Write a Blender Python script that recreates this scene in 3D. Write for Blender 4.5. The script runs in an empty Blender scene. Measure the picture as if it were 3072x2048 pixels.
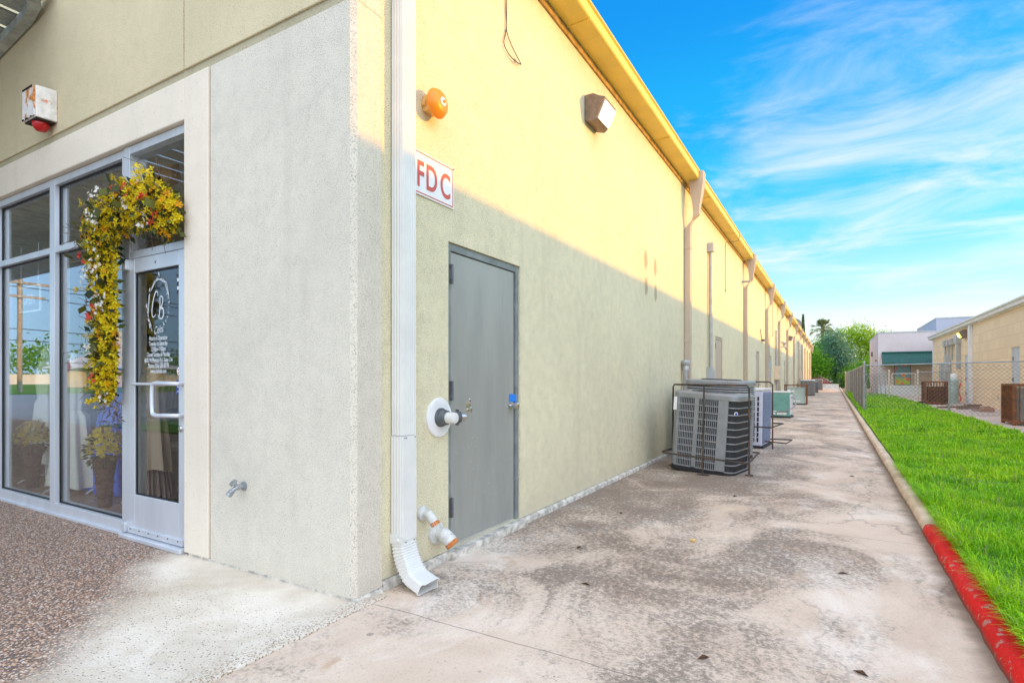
import bpy, bmesh, math, random
import numpy as np
from mathutils import Vector, Matrix
random.seed(7); rng = np.random.default_rng(7)
R = math.radians
sc = bpy.context.scene
C = sc.collection

# ------------------------------------------------------------------ camera, sky, sun, exposure
cd = bpy.data.cameras.new('camera'); cam = bpy.data.objects.new('camera', cd); C.objects.link(cam)
cam.location = (0, 0, 1.25); cam.rotation_euler = (R(90), 0, R(30.3))
cd.sensor_width = 36; cd.lens = 19.36; cd.shift_y = 0.0357
cd.clip_start = 0.05; cd.clip_end = 3000
sc.camera = cam
sc.view_settings.view_transform = 'Standard'; sc.view_settings.look = 'None'
sc.view_settings.exposure = 0.05; sc.view_settings.gamma = 1.0
SUN_EL, SUN_AZ = 8.6, 31.0            # degrees above the horizon, degrees from +X towards +Y
sd = Vector((math.cos(R(SUN_EL))*math.cos(R(SUN_AZ)), math.cos(R(SUN_EL))*math.sin(R(SUN_AZ)), math.sin(R(SUN_EL))))
sl = bpy.data.lights.new('sun', 'SUN'); sun = bpy.data.objects.new('sun', sl); C.objects.link(sun)
sl.energy = 4.4; sl.angle = R(0.6); sl.color = (1.0, 0.44, 0.004)
sun.rotation_euler = sd.to_track_quat('Z', 'Y').to_euler()

w = bpy.data.worlds.new('World'); sc.world = w; w.use_nodes = True
N = w.node_tree.nodes; L = w.node_tree.links; N.clear()
def wn(t, **k):
    n = N.new(t)
    for a, b in k.items(): setattr(n, a, b)
    return n
def wmath(op, a, b=None, c=None, clamp=False):
    n = wn('ShaderNodeMath', operation=op); n.use_clamp = clamp
    for i, x in enumerate((a, b, c)):
        if x is None: continue
        if isinstance(x, (int, float)): n.inputs[i].default_value = x
        else: L.new(x, n.inputs[i])
    return n.outputs[0]
def wdot(v, d):
    n = wn('ShaderNodeVectorMath', operation='DOT_PRODUCT'); L.new(v, n.inputs[0])
    n.inputs[1].default_value = Vector(d).normalized(); return n.outputs['Value']
def wsmooth(x, a, b):
    n = wn('ShaderNodeMapRange', interpolation_type='SMOOTHSTEP'); L.new(x, n.inputs['Value'])
    n.inputs['From Min'].default_value = a; n.inputs['From Max'].default_value = b; return n.outputs['Result']
def wmix(f, a, b, mode='MIX'):
    n = wn('ShaderNodeMix', data_type='RGBA', blend_type=mode)
    if isinstance(f, (int, float)): n.inputs[0].default_value = f
    else: L.new(f, n.inputs[0])
    for i, x in ((6, a), (7, b)):
        if isinstance(x, tuple): n.inputs[i].default_value = (*x, 1)
        else: L.new(x, n.inputs[i])
    return n.outputs[2]
tc = wn('ShaderNodeTexCoord'); D = tc.outputs['Generated']
sep = wn('ShaderNodeSeparateXYZ'); L.new(D, sep.inputs[0])
ramp = wn('ShaderNodeValToRGB'); L.new(sep.outputs['Z'], ramp.inputs[0])
cr = ramp.color_ramp; cr.interpolation = 'EASE'
stops = [(0.0, (1.18, 1.12, 1.08)), (.075, (1.08, 1.10, 1.10)), (.145, (.58, .94, 1.05)), (.225, (.20, .78, 1.0)), (.30, (.045, .62, 1.0)), (.40, (.006, .46, 1.0)), (.56, (.0, .31, .94)), (.8, (.25, .42, .8))]
cr.elements[0].position = 0; cr.elements[0].color = (*stops[0][1], 1)
cr.elements[1].position = stops[-1][0]; cr.elements[1].color = (*stops[-1][1], 1)
for p, c in stops[1:-1]:
    e = cr.elements.new(p); e.color = (*c, 1)
# wispy cirrus drawn on a flat cloud deck
zz = wmath('ADD', sep.outputs['Z'], .22)
cx = wmath('DIVIDE', sep.outputs['X'], zz); cy = wmath('DIVIDE', sep.outputs['Y'], zz)
com = wn('ShaderNodeCombineXYZ'); L.new(cx, com.inputs[0]); L.new(cy, com.inputs[1])
mp = wn('ShaderNodeMapping'); L.new(com.outputs[0], mp.inputs[0]); mp.inputs['Rotation'].default_value = (0, 0, R(24)); mp.inputs['Scale'].default_value = (.95, 1.75, 1)
n1 = wn('ShaderNodeTexNoise'); L.new(mp.outputs[0], n1.inputs['Vector'])
n1.inputs['Scale'].default_value = 2.3; n1.inputs['Detail'].default_value = 9; n1.inputs['Roughness'].default_value = .62; n1.inputs['Distortion'].default_value = .55
mass = wsmooth(wdot(D, (.10, 1.19, .385)), .93, 1.0)
thr = wmath('MULTIPLY_ADD', mass, .27, wmath('SUBTRACT', n1.outputs['Fac'], .0))
wisp = wsmooth(thr, .585, 1.02)
low = wsmooth(sep.outputs['Z'], .62, .15)
wisp = wmath('MULTIPLY', wisp, wmath('MULTIPLY_ADD', low, .5, .5))
skyc = wmix(wisp, ramp.outputs[0], (1.0, 1.0, 1.0))
# unseen bright sky added overhead and behind as fill light, glow round the low sun
fill_deck = wsmooth(wdot(D, (.50, -.62, .60)), .30, .95)
n2 = wn('ShaderNodeTexNoise'); L.new(com.outputs[0], n2.inputs['Vector']); n2.inputs['Scale'].default_value = 1.1; n2.inputs['Detail'].default_value = 6
dk = wmath('MULTIPLY', fill_deck, wmath('MULTIPLY_ADD', n2.outputs['Fac'], .8, .55), clamp=True)
skyc = wmix(dk, skyc, (2.30, 2.56, 3.05))
anti = wmath('MULTIPLY', wsmooth(wdot(D, (-.90, -.42, .08)), .62, .92), wsmooth(sep.outputs['Z'], .75, .30))
fill_deck2 = wsmooth(wdot(D, (-.60, -.45, .66)), .80, .97)  # second unseen bright patch, added to light the block building and facade
skyc = wmix(fill_deck2, skyc, (2.2, 2.36, 2.7))
skyc = wmix(anti, skyc, (.70, .98, 1.50))
glow = wmath('POWER', wmath('MAXIMUM', wdot(D, sd), 0.0), 11.0)
glowc = wn('ShaderNodeMix', data_type='RGBA', blend_type='ADD'); L.new(wmath('MULTIPLY', glow, 1.0), glowc.inputs[0]); L.new(skyc, glowc.inputs[6]); glowc.inputs[7].default_value = (1.9, 1.75, 1.65, 1)
bg2 = wn('ShaderNodeBackground'); L.new(glowc.outputs[2], bg2.inputs[0]); bg2.inputs[1].default_value = 0.86
st = wn('ShaderNodeTexSky', sky_type='NISHITA'); st.sun_disc = False; st.sun_elevation = R(SUN_EL); st.sun_rotation = R(90 - SUN_AZ)
st.air_density = 1.2; st.dust_density = .6
bg1 = wn('ShaderNodeBackground'); L.new(wmix(1.0, st.outputs[0], (.25, .80, 1.05), 'MULTIPLY'), bg1.inputs[0]); bg1.inputs[1].default_value = 0.05
ad = wn('ShaderNodeAddShader'); L.new(bg1.outputs[0], ad.inputs[0]); L.new(bg2.outputs[0], ad.inputs[1])
wo = wn('ShaderNodeOutputWorld'); L.new(ad.outputs[0], wo.inputs[0])

# ------------------------------------------------------------------ materials
def pal(*c): return (*c, 1.0)
class NT:
    def __init__(s, name):
        s.m = bpy.data.materials.new(name); s.m.use_nodes = True
        s.n = s.m.node_tree.nodes; s.l = s.m.node_tree.links
        s.b = s.n['Principled BSDF']; s.co = s.n.new('ShaderNodeTexCoord').outputs['Object']
    def set(s, k, v):
        if isinstance(v, (int, float, tuple)): s.b.inputs[k].default_value = v
        else: s.l.new(v, s.b.inputs[k])
    def noise(s, scale, detail=4, rough=.55, dist=0, vec=None, col=False):
        n = s.n.new('ShaderNodeTexNoise'); s.l.new(vec or s.co, n.inputs['Vector'])
        n.inputs['Scale'].default_value = scale; n.inputs['Detail'].default_value = detail
        n.inputs['Roughness'].default_value = rough; n.inputs['Distortion'].default_value = dist
        return n.outputs['Color' if col else 'Fac']
    def vor(s, scale, feature='F1', out='Distance', vec=None, rnd=1.0):
        n = s.n.new('ShaderNodeTexVoronoi'); n.feature = feature; s.l.new(vec or s.co, n.inputs['Vector'])
        n.inputs['Scale'].default_value = scale; n.inputs['Randomness'].default_value = rnd
        return n.outputs[out]
    def mapv(s, scale=(1, 1, 1), rot=(0, 0, 0), loc=(0, 0, 0), vec=None):
        n = s.n.new('ShaderNodeMapping'); s.l.new(vec or s.co, n.inputs[0])
        n.inputs['Scale'].default_value = scale; n.inputs['Rotation'].default_value = rot; n.inputs['Location'].default_value = loc
        return n.outputs[0]
    def ramp(s, x, a, b, lo=0.0, hi=1.0):
        n = s.n.new('ShaderNodeMapRange'); n.interpolation_type = 'SMOOTHSTEP'; s.l.new(x, n.inputs['Value'])
        n.inputs['From Min'].default_value = a; n.inputs['From Max'].default_value = b
        n.inputs['To Min'].default_value = lo; n.inputs['To Max'].default_value = hi
        return n.outputs['Result']
    def math(s, op, a, b=0.0, clamp=False):
        n = s.n.new('ShaderNodeMath'); n.operation = op; n.use_clamp = clamp
        for i, x in enumerate((a, b)):
            if isinstance(x, (int, float)): n.inputs[i].default_value = x
            else: s.l.new(x, n.inputs[i])
        return n.outputs[0]
    def mix(s, f, a, b, mode='MIX'):
        n = s.n.new('ShaderNodeMix'); n.data_type = 'RGBA'; n.blend_type = mode
        if isinstance(f, (int, float)): n.inputs[0].default_value = f
        else: s.l.new(f, n.inputs[0])
        for i, x in ((6, a), (7, b)):
            if isinstance(x, tuple): n.inputs[i].default_value = x if len(x) == 4 else (*x, 1)
            else: s.l.new(x, n.inputs[i])
        return n.outputs[2]
    def sep(s, v=None):
        n = s.n.new('ShaderNodeSeparateXYZ'); s.l.new(v or s.co, n.inputs[0]); return n.outputs
    def bump(s, h, strength=.3, dist=.01):
        n = s.n.new('ShaderNodeBump'); n.inputs['Strength'].default_value = strength; n.inputs['Distance'].default_value = dist
        s.l.new(h, n.inputs['Height']); s.l.new(n.outputs[0], s.b.inputs['Normal'])
    def island(s):
        return s.n.new('ShaderNodeNewGeometry').outputs['Random Per Island']
def sc3(c, k): return tuple(min(1, x*k) for x in c)
def paint(name, col, rough=.5, metal=0.0, var=.14, scale=5, bump=0.0, bscale=90, spec=.4, streak=False):
    t = NT(name)
    v = t.mapv((1, 1, .15)) if streak else None
    f = t.noise(scale, 6, .6, .2, v)
    c = t.mix(t.ramp(f, .3, .72), sc3(col, 1-var), sc3(col, 1+var))
    t.set('Base Color', c); t.set('Roughness', rough); t.set('Metallic', metal); t.set('Specular IOR Level', spec)
    if bump: t.bump(t.noise(bscale, 3), bump, .006)
    return t.m
def stucco(name, col, pit=.45, dens=.64, scale=95, base_dirt=True, amt=.62):
    t = NT(name)
    big = t.noise(.7, 6, .62, .4); mid = t.noise(7, 5, .6)
    c = t.mix(t.ramp(big, .3, .72), sc3(col, .93), sc3(col, 1.05))
    c = t.mix(t.ramp(mid, .35, .75, 0, .35), c, sc3(col, .90))
    spk = t.noise(scale, 2, .5); clus = t.noise(9, 3, .6)
    pits = t.ramp(t.math('MULTIPLY_ADD', clus, .16) if False else t.math('ADD', spk, t.math('MULTIPLY', clus, .14)), dens+.07, dens+.14)
    c = t.mix(t.math('MULTIPLY', pits, amt), c, sc3(col, pit))
    stk = t.noise(1.0, 5, .6, .2, t.mapv((5, 5, .22)))
    c = t.mix(t.ramp(stk, .52, .74, 0, .16), c, sc3(col, .62))
    cv = t.n.new('ShaderNodeVectorMath'); cv.operation = 'MULTIPLY_ADD'; t.l.new(t.noise(3, 5, .6, col=True), cv.inputs[0]); cv.inputs[1].default_value = (.4, .4, .4); t.l.new(t.co, cv.inputs[2])
    crk = t.math('MULTIPLY', t.ramp(t.vor(.55, 'DISTANCE_TO_EDGE', vec=cv.outputs[0]), .0045, .0015), t.ramp(t.noise(.8, 2, vec=t.mapv(loc=(7, 3, 1))), .5, .6))
    c = t.mix(t.math('MULTIPLY', crk, .10), c, sc3(col, .40))
    spk2 = t.ramp(t.noise(scale*.42, 2, .5), .66, .70)
    c = t.mix(t.math('MULTIPLY', spk2, .5), c, sc3(col, pit))
    if base_dirt:   # faint tide mark of dust thrown up by rain near the ground
        z = t.sep()[2]
        d = t.ramp(t.math('ADD', z, t.math('MULTIPLY', mid, .35)), .42, .18, 0, .22)
        c = t.mix(d, c, (.50, .44, .37))
    t.set('Base Color', c); t.set('Roughness', .9); t.set('Specular IOR Level', .2)
    h = t.math('SUBTRACT', t.noise(scale*.9, 3, .6), t.math('MULTIPLY', pits, .8))
    t.bump(h, .35, .006)
    return t.m
def rusty(name, col, rust=(.23, .075, .025), lo=.45, hi=.6, rough=.7, scale=7, metal=0.0):
    t = NT(name); f = t.noise(scale, 8, .66, .5)
    c = t.mix(t.ramp(t.noise(scale*2.3, 4), .3, .7), sc3(col, .85), sc3(col, 1.1))
    r = t.mix(t.ramp(t.noise(scale*4, 4), .3, .7), sc3(rust, .6), sc3(rust, 1.5))
    t.set('Base Color', t.mix(t.ramp(f, lo, hi), c, r)); t.set('Roughness', rough); t.set('Metallic', metal)
    t.bump(f, .15, .004)
    return t.m
def flat(name, col, rough=.5, metal=0.0, emit=None, es=1.0):
    t = NT(name)
    f = t.noise(20, 3); t.set('Base Color', t.mix(f, sc3(col, .93), sc3(col, 1.06))); t.set('Roughness', rough); t.set('Metallic', metal)
    if emit: t.set('Emission Color', pal(*emit)); t.set('Emission Strength', es)
    return t.m
def leafy(name, a, b, trans=.25, rough=.6):
    t = NT(name); f = t.island()
    t.set('Base Color', t.mix(f, a, b)); t.set('Roughness', rough); t.set('Specular IOR Level', .2)
    tr = t.n.new('ShaderNodeBsdfTranslucent'); t.l.new(t.mix(f, sc3(a, 1.3), sc3(b, 1.3)), tr.inputs[0])
    mx = t.n.new('ShaderNodeMixShader'); mx.inputs[0].default_value = trans
    t.l.new(t.b.outputs[0], mx.inputs[1]); t.l.new(tr.outputs[0], mx.inputs[2])
    t.l.new(mx.outputs[0], t.n['Material Output'].inputs[0])
    return t.m
def glass(name, k=1.9, tint=(.97, .99, .98), base=.05):
    t = NT(name); t.n.remove(t.b)
    ge = t.n.new('ShaderNodeNewGeometry'); dp = t.n.new('ShaderNodeVectorMath'); dp.operation = 'DOT_PRODUCT'
    t.l.new(ge.outputs['Normal'], dp.inputs[0]); t.l.new(ge.outputs['Incoming'], dp.inputs[1])
    fr = t.math('MULTIPLY_ADD' if False else 'POWER', t.math('SUBTRACT', 1.0, t.math('ABSOLUTE', dp.outputs['Value'])), 5.0)
    g = t.n.new('ShaderNodeBsdfGlossy'); g.inputs['Roughness'].default_value = 0.003; g.inputs['Color'].default_value = (.95, .97, 1, 1)
    tr = t.n.new('ShaderNodeBsdfTransparent'); tr.inputs[0].default_value = (*tint, 1)
    mx = t.n.new('ShaderNodeMixShader'); f = t.math('ADD', t.math('MULTIPLY', fr, k), base, True)
    t.l.new(f, mx.inputs[0]); t.l.new(tr.outputs[0], mx.inputs[1]); t.l.new(g.outputs[0], mx.inputs[2])
    bp = t.n.new('ShaderNodeBump'); bp.inputs['Strength'].default_value = .02; bp.inputs['Distance'].default_value = .01
    t.l.new(t.noise(1.2, 1), bp.inputs['Height']); t.l.new(bp.outputs[0], g.inputs['Normal'])
    t.l.new(mx.outputs[0], t.n['Material Output'].inputs[0])
    return t.m

M = {}
M['stucco_side'] = stucco('stucco_side', (.87, .775, .525), .27, .54, 200, amt=.78)
M['stucco_front'] = stucco('stucco_front', (.77, .69, .56), .32, .55, 195, amt=.72)
M['stucco_bounce_band'] = stucco('stucco_bounce_band', (.72, .60, .38), .42, .565, 150, False)  # warm bounce light is put into the upper band's colour
M['stucco_groove'] = stucco('stucco_groove', (.50, .43, .28), .6, .60, 90, False)
M['surround'] = stucco('surround_plaster', (.86, .74, .59), .7, .62, 150)
M['foundation'] = paint('foundation_concrete', (.62, .57, .49), .9, 0, .4, 14, .9, 45)
M['gutter'] = paint('gutter_bounce_yellow', (.82, .60, .11), .45, 0, .08, 3, 0, 90)  # yellow bounce from the sunlit wall is painted into the gutter colour
M['frieze'] = paint('frieze_board', (.42, .27, .09), .8, 0, .4, 9, .3, 40)
M['white_metal'] = paint('white_enamel_metal', (.74, .72, .67), .42, 0, .05, 4)
M['tan_metal'] = paint('tan_enamel_metal', (.52, .42, .32), .5, 0, .1, 4, streak=True)
M['roof'] = paint('roof_metal', (.5, .48, .44), .5, .3)
M['alum'] = paint('anodised_aluminium', (.70, .71, .74), .38, .45, .07, 5, streak=True)
M['gasket'] = flat('black_gasket', (.012, .012, .013), .6)
M['glass'] = glass('window_glass')
M['door_glass'] = glass('door_glass', 1.0, (.95, .96, .94), .035)
M['lettering'] = flat('white_vinyl', (.85, .85, .85), .5)
M['chrome'] = flat('satin_steel', (.62, .62, .62), .22, 1.0)
M['dark_steel'] = paint('dark_cast_iron', (.13, .135, .14), .5, .4, .3, 30)
M['blue_tape'] = flat('blue_tape', (.01, .22, .75), .4)
M['red_letter'] = flat('red_sign_paint', (.62, .10, .07), .5)
M['sign_white'] = paint('sign_face_white', (.86, .84, .82), .45, 0, .04, 8)
M['bell_orange'] = flat('orange_bell_paint', (.88, .27, .01), .38)
M['bell_box'] = flat('bell_backbox', (.72, .48, .17), .5)
M['pipe_white'] = rusty('aged_white_pipe_paint', (.70, .68, .63), (.42, .30, .18), .66, .74, .5, 12)
M['bronze'] = paint('bronze_housing', (.23, .17, .13), .5, .1, .2, 12)
M['lamp_lens'] = flat('lit_lamp_lens', (.9, .88, .8), .3, 0, (1.0, .86, .58), 1.6)
M['lamp_core'] = flat('lit_lamp_core', (.9, .9, .85), .3, 0, (1.0, .95, .85), 9)
M['green_lens'] = flat('lit_green_lens', (.7, .8, .2), .3, 0, (.80, 1.0, .10), 2.0)
M['wire'] = flat('black_wire', (.06, .05, .05), .6)
M['rust_bar'] = rusty('rusty_iron_bar', (.055, .045, .035), (.14, .065, .03), .45, .65)
M['rust_cage'] = rusty('heavily_rusted_steel', (.10, .05, .03), (.24, .08, .025), .35, .6)
M['siren_box'] = rusty('rusted_white_siren_box', (.80, .74, .66), (.55, .16, .03), .60, .68, .55, 9)
M['siren_rust'] = rusty('rusted_siren_cover', (.86, .80, .74), (.62, .21, .03), .49, .60, .55, 8)
M['black_rust'] = flat('charred_rust', (.03, .018, .014), .8)
M['strobe'] = flat('red_strobe_lens', (.55, .01, .01), .2)
M['pipe_rust'] = rusty('rusted_pipe_mouth', (.55, .30, .12), (.55, .17, .03), .3, .5, .8, 40)
M['canopy'] = paint('porch_sheet_metal', (.42, .43, .38), .6, .1, .35, 5, 0, streak=False)
M['inwall'] = paint('shop_inner_wall', (.80, .74, .66), .9, 0, .1, 1)
M['infloor'] = paint('shop_wood_floor', (.36, .22, .13), .4, 0, .4, 4)
M['ac_grey'] = paint('condenser_grey', (.30, .305, .31), .45, .2, .1, 6)
M['ac_light'] = paint('condenser_light_grey', (.37, .37, .365), .5, 0, .1, 6)
M['ac_core'] = paint('condenser_coil', (.035, .035, .038), .7, 0, .3, 60)
M['ac_fin'] = paint('condenser_fin', (.20, .20, .205), .6, .3, .3, 80)
M['ac_black'] = flat('black_plastic_base', (.02, .02, .024), .5)
M['ac_lav'] = paint('condenser_lavender', (.62, .62, .72), .5, 0, .08, 6)
M['ac_blue'] = paint('condenser_blue_side', (.22, .27, .42), .5, 0, .1, 9)
M['ac_teal'] = paint('condenser_teal', (.16, .36, .31), .5, 0, .12, 3)
M['ac_pale'] = paint('condenser_pale_green', (.42, .52, .46), .5, 0, .12, 3)
M['ac_brown'] = paint('condenser_taupe', (.36, .33, .30), .6, 0, .2, 8)
M['cream_box'] = paint('cream_meter_box', (.74, .58, .42), .5, 0, .06, 5)
M['grey_box'] = paint('grey_panel_box', (.45, .46, .46), .5, .1, .12, 6)
M['conduit'] = paint('grey_conduit', (.45, .44, .43), .5, .3, .15, 6)
M['galv'] = paint('galvanised_steel', (.36, .37, .38), .42, .55, .2, 12)
M['galv_wire'] = paint('galvanised_wire', (.17, .175, .175), .5, .2, .2, 3)
M['galv_white'] = paint('pale_gate_pipe', (.60, .55, .47), .6, .1, .2, 9)
M['wood'] = rusty('weathered_plank', (.30, .20, .14), (.16, .10, .07), .4, .6, .85, 5)
M['brick'] = paint('worn_brick', (.42, .25, .17), .9, 0, .25, 14)
M['awning'] = paint('green_standing_seam', (.030, .115, .095), .45, .1, .1, 3)
M['grey_stucco'] = stucco('lilac_grey_stucco', (.66, .57, .56), .8, .7, 40, False)
M['grey_upper'] = stucco('blue_grey_stucco', (.48, .49, .56), .85, .7, 40, False)
M['tan_wall'] = paint('tan_lower_wall', (.55, .40, .28), .9, 0, .08, 2)
M['white_trim'] = paint('white_painted_trim', (.78, .76, .74), .5, 0, .08, 3)
M['white_base'] = paint('white_base_course', (.76, .75, .74), .8, 0, .08, 2)
M['door_pale'] = paint('pale_grey_door', (.55, .58, .62), .5, 0, .06, 3)
M['red_roof'] = paint('red_shingle_roof', (.27, .085, .08), .9, 0, .2, 12)
M['red_fascia'] = flat('red_fascia', (.42, .055, .03), .7)
M['bark'] = paint('tree_bark', (.10, .075, .055), .95, 0, .35, 14, .6, 30)
M['palm_bark'] = paint('palm_bark', (.24, .15, .09), .95, 0, .35, 6, .6, 30)
M['dress_white'] = paint('ivory_satin', (.80, .74, .64), .45, 0, .04, 2)
M['dress_blue'] = paint('royal_blue_satin', (.03, .11, .62), .4, 0, .1, 2)
M['dress_tan'] = paint('taupe_crepe', (.40, .29, .20), .7, 0, .06, 2)
M['dress_stripe'] = paint('pleated_mauve', (.26, .18, .15), .7, 0, .1, 2)
M['wicker'] = paint('dark_wicker', (.12, .055, .025), .9, 0, .5, 40, .8, 60)
M['blue_pot'] = paint('navy_pot', (.02, .05, .10), .3)
M['orange_bag'] = paint('orange_paper', (.80, .36, .05), .7, 0, .05, 4)
M['white_gloss'] = flat('white_ceramic', (.75, .75, .74), .3)
M['decal_blue'] = flat('blue_decal', (.02, .06, .40), .4)
M['decal_red'] = flat('red_decal', (.6, .05, .02), .4)
M['decal_black'] = flat('black_decal', (.02, .02, .02), .4)
M['yellow_flower'] = leafy('forsythia_petal', (.64, .42, .004), (.86, .70, .02), .2)
M['orange_flower'] = leafy('orange_petal', (.80, .27, .01), (.85, .42, .01), .2)
M['white_flower'] = leafy('cream_petal', (.78, .70, .58), (.85, .82, .78), .2)
M['red_flower'] = leafy('red_petal', (.60, .03, .02), (.75, .12, .06), .2)
M['dark_leaf'] = leafy('dark_garland_leaf', (.012, .022, .012), (.17, .17, .03), .15)
M['twig'] = paint('grey_twig', (.16, .12, .09), .9)
M['leaf_bright'] = leafy('bright_yellow_green_leaf', (.17, .34, .012), (.46, .60, .03), .45)
M['leaf_mid'] = leafy('fresh_green_leaf', (.08, .24, .014), (.24, .46, .03), .4)
M['leaf_blue'] = leafy('blue_green_needle', (.085, .19, .12), (.19, .34, .20), .35)
M['leaf_dark'] = leafy('dark_green_leaf', (.012, .04, .01), (.04, .10, .02), .2)
M['leaf_palm'] = leafy('palm_frond_leaf', (.12, .16, .05), (.34, .36, .12), .35)
M['cypress'] = leafy('cypress_needle', (.09, .14, .05), (.22, .27, .10), .3)
M['pole_wood'] = paint('utility_pole_wood', (.42, .37, .30), .9, 0, .3, 5)
M['stop_red'] = flat('red_sign_face', (.6, .03, .02), .4)
M['white_roof'] = paint('white_membrane', (.8, .8, .8), .6)

def grass_mat():
    t = NT('grass_blade'); f = t.island()
    a = t.mix(f, (.13, .42, .006), (.46, .82, .018))
    yel = t.ramp(t.noise(1.4, 6, .68), .42, .62)
    a = t.mix(t.math('MULTIPLY', yel, .7), a, (.56, .78, .02))
    a = t.mix(t.ramp(t.noise(2.3, 5, .6, .3, t.mapv(loc=(5, 2, 0))), .54, .70, 0, .6), a, (.04, .17, .008))
    dry = t.math('GREATER_THAN', t.math('ADD', t.n.new('ShaderNodeNewGeometry').outputs['Random Per Island'], t.ramp(t.noise(1.9, 5, .65), .52, .72, 0, .22)), .965)
    a = t.mix(dry, a, (.42, .40, .16))
    t.set('Base Color', a); t.set('Roughness', .5); t.set('Specular IOR Level', .25)
    tr = t.n.new('ShaderNodeBsdfTranslucent'); t.l.new(a, tr.inputs[0])
    mx = t.n.new('ShaderNodeMixShader'); mx.inputs[0].default_value = .35
    t.l.new(t.b.outputs[0], mx.inputs[1]); t.l.new(tr.outputs[0], mx.inputs[2]); t.l.new(mx.outputs[0], t.n['Material Output'].inputs[0])
    return t.m
M['grass'] = grass_mat()
def turf_mat():
    t = NT('turf_soil'); f = t.noise(14, 6, .65)
    t.set('Base Color', t.mix(t.ramp(f, .35, .7), (.07, .20, .012), (.16, .34, .02))); t.set('Roughness', .95)
    t.bump(t.noise(40, 4), .6, .02); return t.m
M['turf'] = turf_mat()
def walk_mat():
    t = NT('weathered_concrete'); x, y, z = t.sep()
    base = t.mix(t.ramp(t.noise(1.3, 5, .6, .4), .3, .7), (.64, .48, .355), (.79, .63, .49))
    white = t.ramp(t.noise(1.1, 6, .65, .7, t.mapv((1, .6, 1), (0, 0, .4), (4, 2, 0))), .50, .66)
    c = t.mix(t.math('MULTIPLY', white, .8), base, (.86, .74, .62))
    # black mildew, gathered near the wall before the condensers and in the middle of the first slabs
    s1 = t.noise(1.0, 7, .68, .9, t.mapv((1, .75, 1), (0, 0, .35), (1.7, 5.1, 0)))
    near = t.ramp(x, .0, -2.0, 0, .15)
    yy = t.math('MULTIPLY', t.ramp(y, 2.6, 5.0), t.ramp(y, 13, 8.5))
    s1 = t.math('ADD', s1, t.math('MULTIPLY', near, yy))
    fine = t.noise(26, 9, .78, .2, t.mapv((1.1, .8, 1), (0, 0, .5)))
    s1 = t.math('SUBTRACT', s1, t.math('ADD', t.ramp(x, -.5, .25, 0, .07), t.math('MULTIPLY', t.ramp(y, 3.0, 2.2, 0, .10), t.ramp(x, -.6, -1.3))))
    fine2 = t.noise(48, 9, .8, .3, t.mapv((.7, 1.25, 1), (0, 0, .12)))
    gr = t.math('ADD', t.math('MULTIPLY', fine, .45), t.math('MULTIPLY', fine2, .55))
    broad = t.ramp(s1, .36, .64); grain = t.ramp(t.math('ADD', gr, t.math('MULTIPLY', t.math('SUBTRACT', s1, .5), .35)), .46, .56)
    st = t.math('ADD', t.math('MULTIPLY', broad, .16), t.math('MULTIPLY', t.math('MULTIPLY', t.ramp(s1, .34, .58), grain), .60), True)
    c = t.mix(st, c, (.125, .092, .070))
    spk = t.ramp(t.noise(75, 5, .75), .53, .66)
    c = t.mix(t.math('MULTIPLY', spk, .38), c, (.22, .18, .15))
    # exposed pebbles where the surface has washed away below the downspout
    peb = t.ramp(t.vor(46), .32, .16); pm = t.math('MULTIPLY', t.ramp(y, 2.9, 1.9), t.ramp(t.noise(2.1, 3), .45, .6))
    pm = t.math('MULTIPLY', pm, t.ramp(x, -1.95, -1.5)); pk = t.math('GREATER_THAN', t.vor(46, 'F1', 'Color'), .55)
    c = t.mix(t.math('MULTIPLY', t.math('MULTIPLY', peb, pm), pk), c, (.20, .11, .08))
    rust = t.ramp(t.noise(3.0, 4, .6, .5, t.mapv(loc=(3, 1, 0))), .60, .72); rm = t.math('MULTIPLY', t.ramp(y, 4.2, 3.2), t.ramp(x, -1.3, -1.9))
    c = t.mix(t.math('MULTIPLY', t.math('MULTIPLY', rust, rm), .6), c, (.45, .22, .10))
    # oil drips at the corner
    drop = t.ramp(t.vor(5.5, rnd=1), .11, .08); dm = t.math('MULTIPLY', t.ramp(y, 2.2, 1.8), t.math('GREATER_THAN', t.vor(5.5, 'F1', 'Color'), .5))
    c = t.mix(t.math('MULTIPLY', t.math('MULTIPLY', drop, dm), .8), c, (.10, .095, .09))
    # tooled joints across the walk
    wob = t.math('ADD', y, t.math('MULTIPLY', t.noise(3, 3), .05))
    j = t.math('ABSOLUTE', t.math('SUBTRACT', t.math('FRACT', t.math('DIVIDE', t.math('SUBTRACT', wob, 5.13), 2.85)), .5))
    jl = t.ramp(j, .4982, .4994)
    c = t.mix(t.math('MULTIPLY', jl, .6), c, (.12, .10, .085))
    cv = t.mapv((1, .45, 1), (0, 0, .2)); nz = t.n.new('ShaderNodeVectorMath'); nz.operation = 'MULTIPLY_ADD'
    t.l.new(t.noise(2.6, 5, .6, col=True), nz.inputs[0]); nz.inputs[1].default_value = (.5, .5, 0); t.l.new(cv, nz.inputs[2])
    ck = t.ramp(t.vor(.62, 'DISTANCE_TO_EDGE', vec=nz.outputs[0]), .0085, .003)
    c = t.mix(t.math('MULTIPLY', ck, t.math('MULTIPLY', t.ramp(x, -.6, .2), .34)), c, (.11, .09, .08))
    edge = t.ramp(t.math('ADD', x, t.math('MULTIPLY', t.noise(5, 4), .16)), .58, .70, 0, .75)
    c = t.mix(edge, c, (.16, .115, .075))
    t.set('Base Color', c); t.set('Roughness', .88); t.set('Specular IOR Level', .25)
    t.bump(t.math('SUBTRACT', t.noise(70, 5, .7), t.math('MULTIPLY', jl, 1.5)), .25, .008)
    return t.m
M['walk'] = walk_mat()
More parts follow.
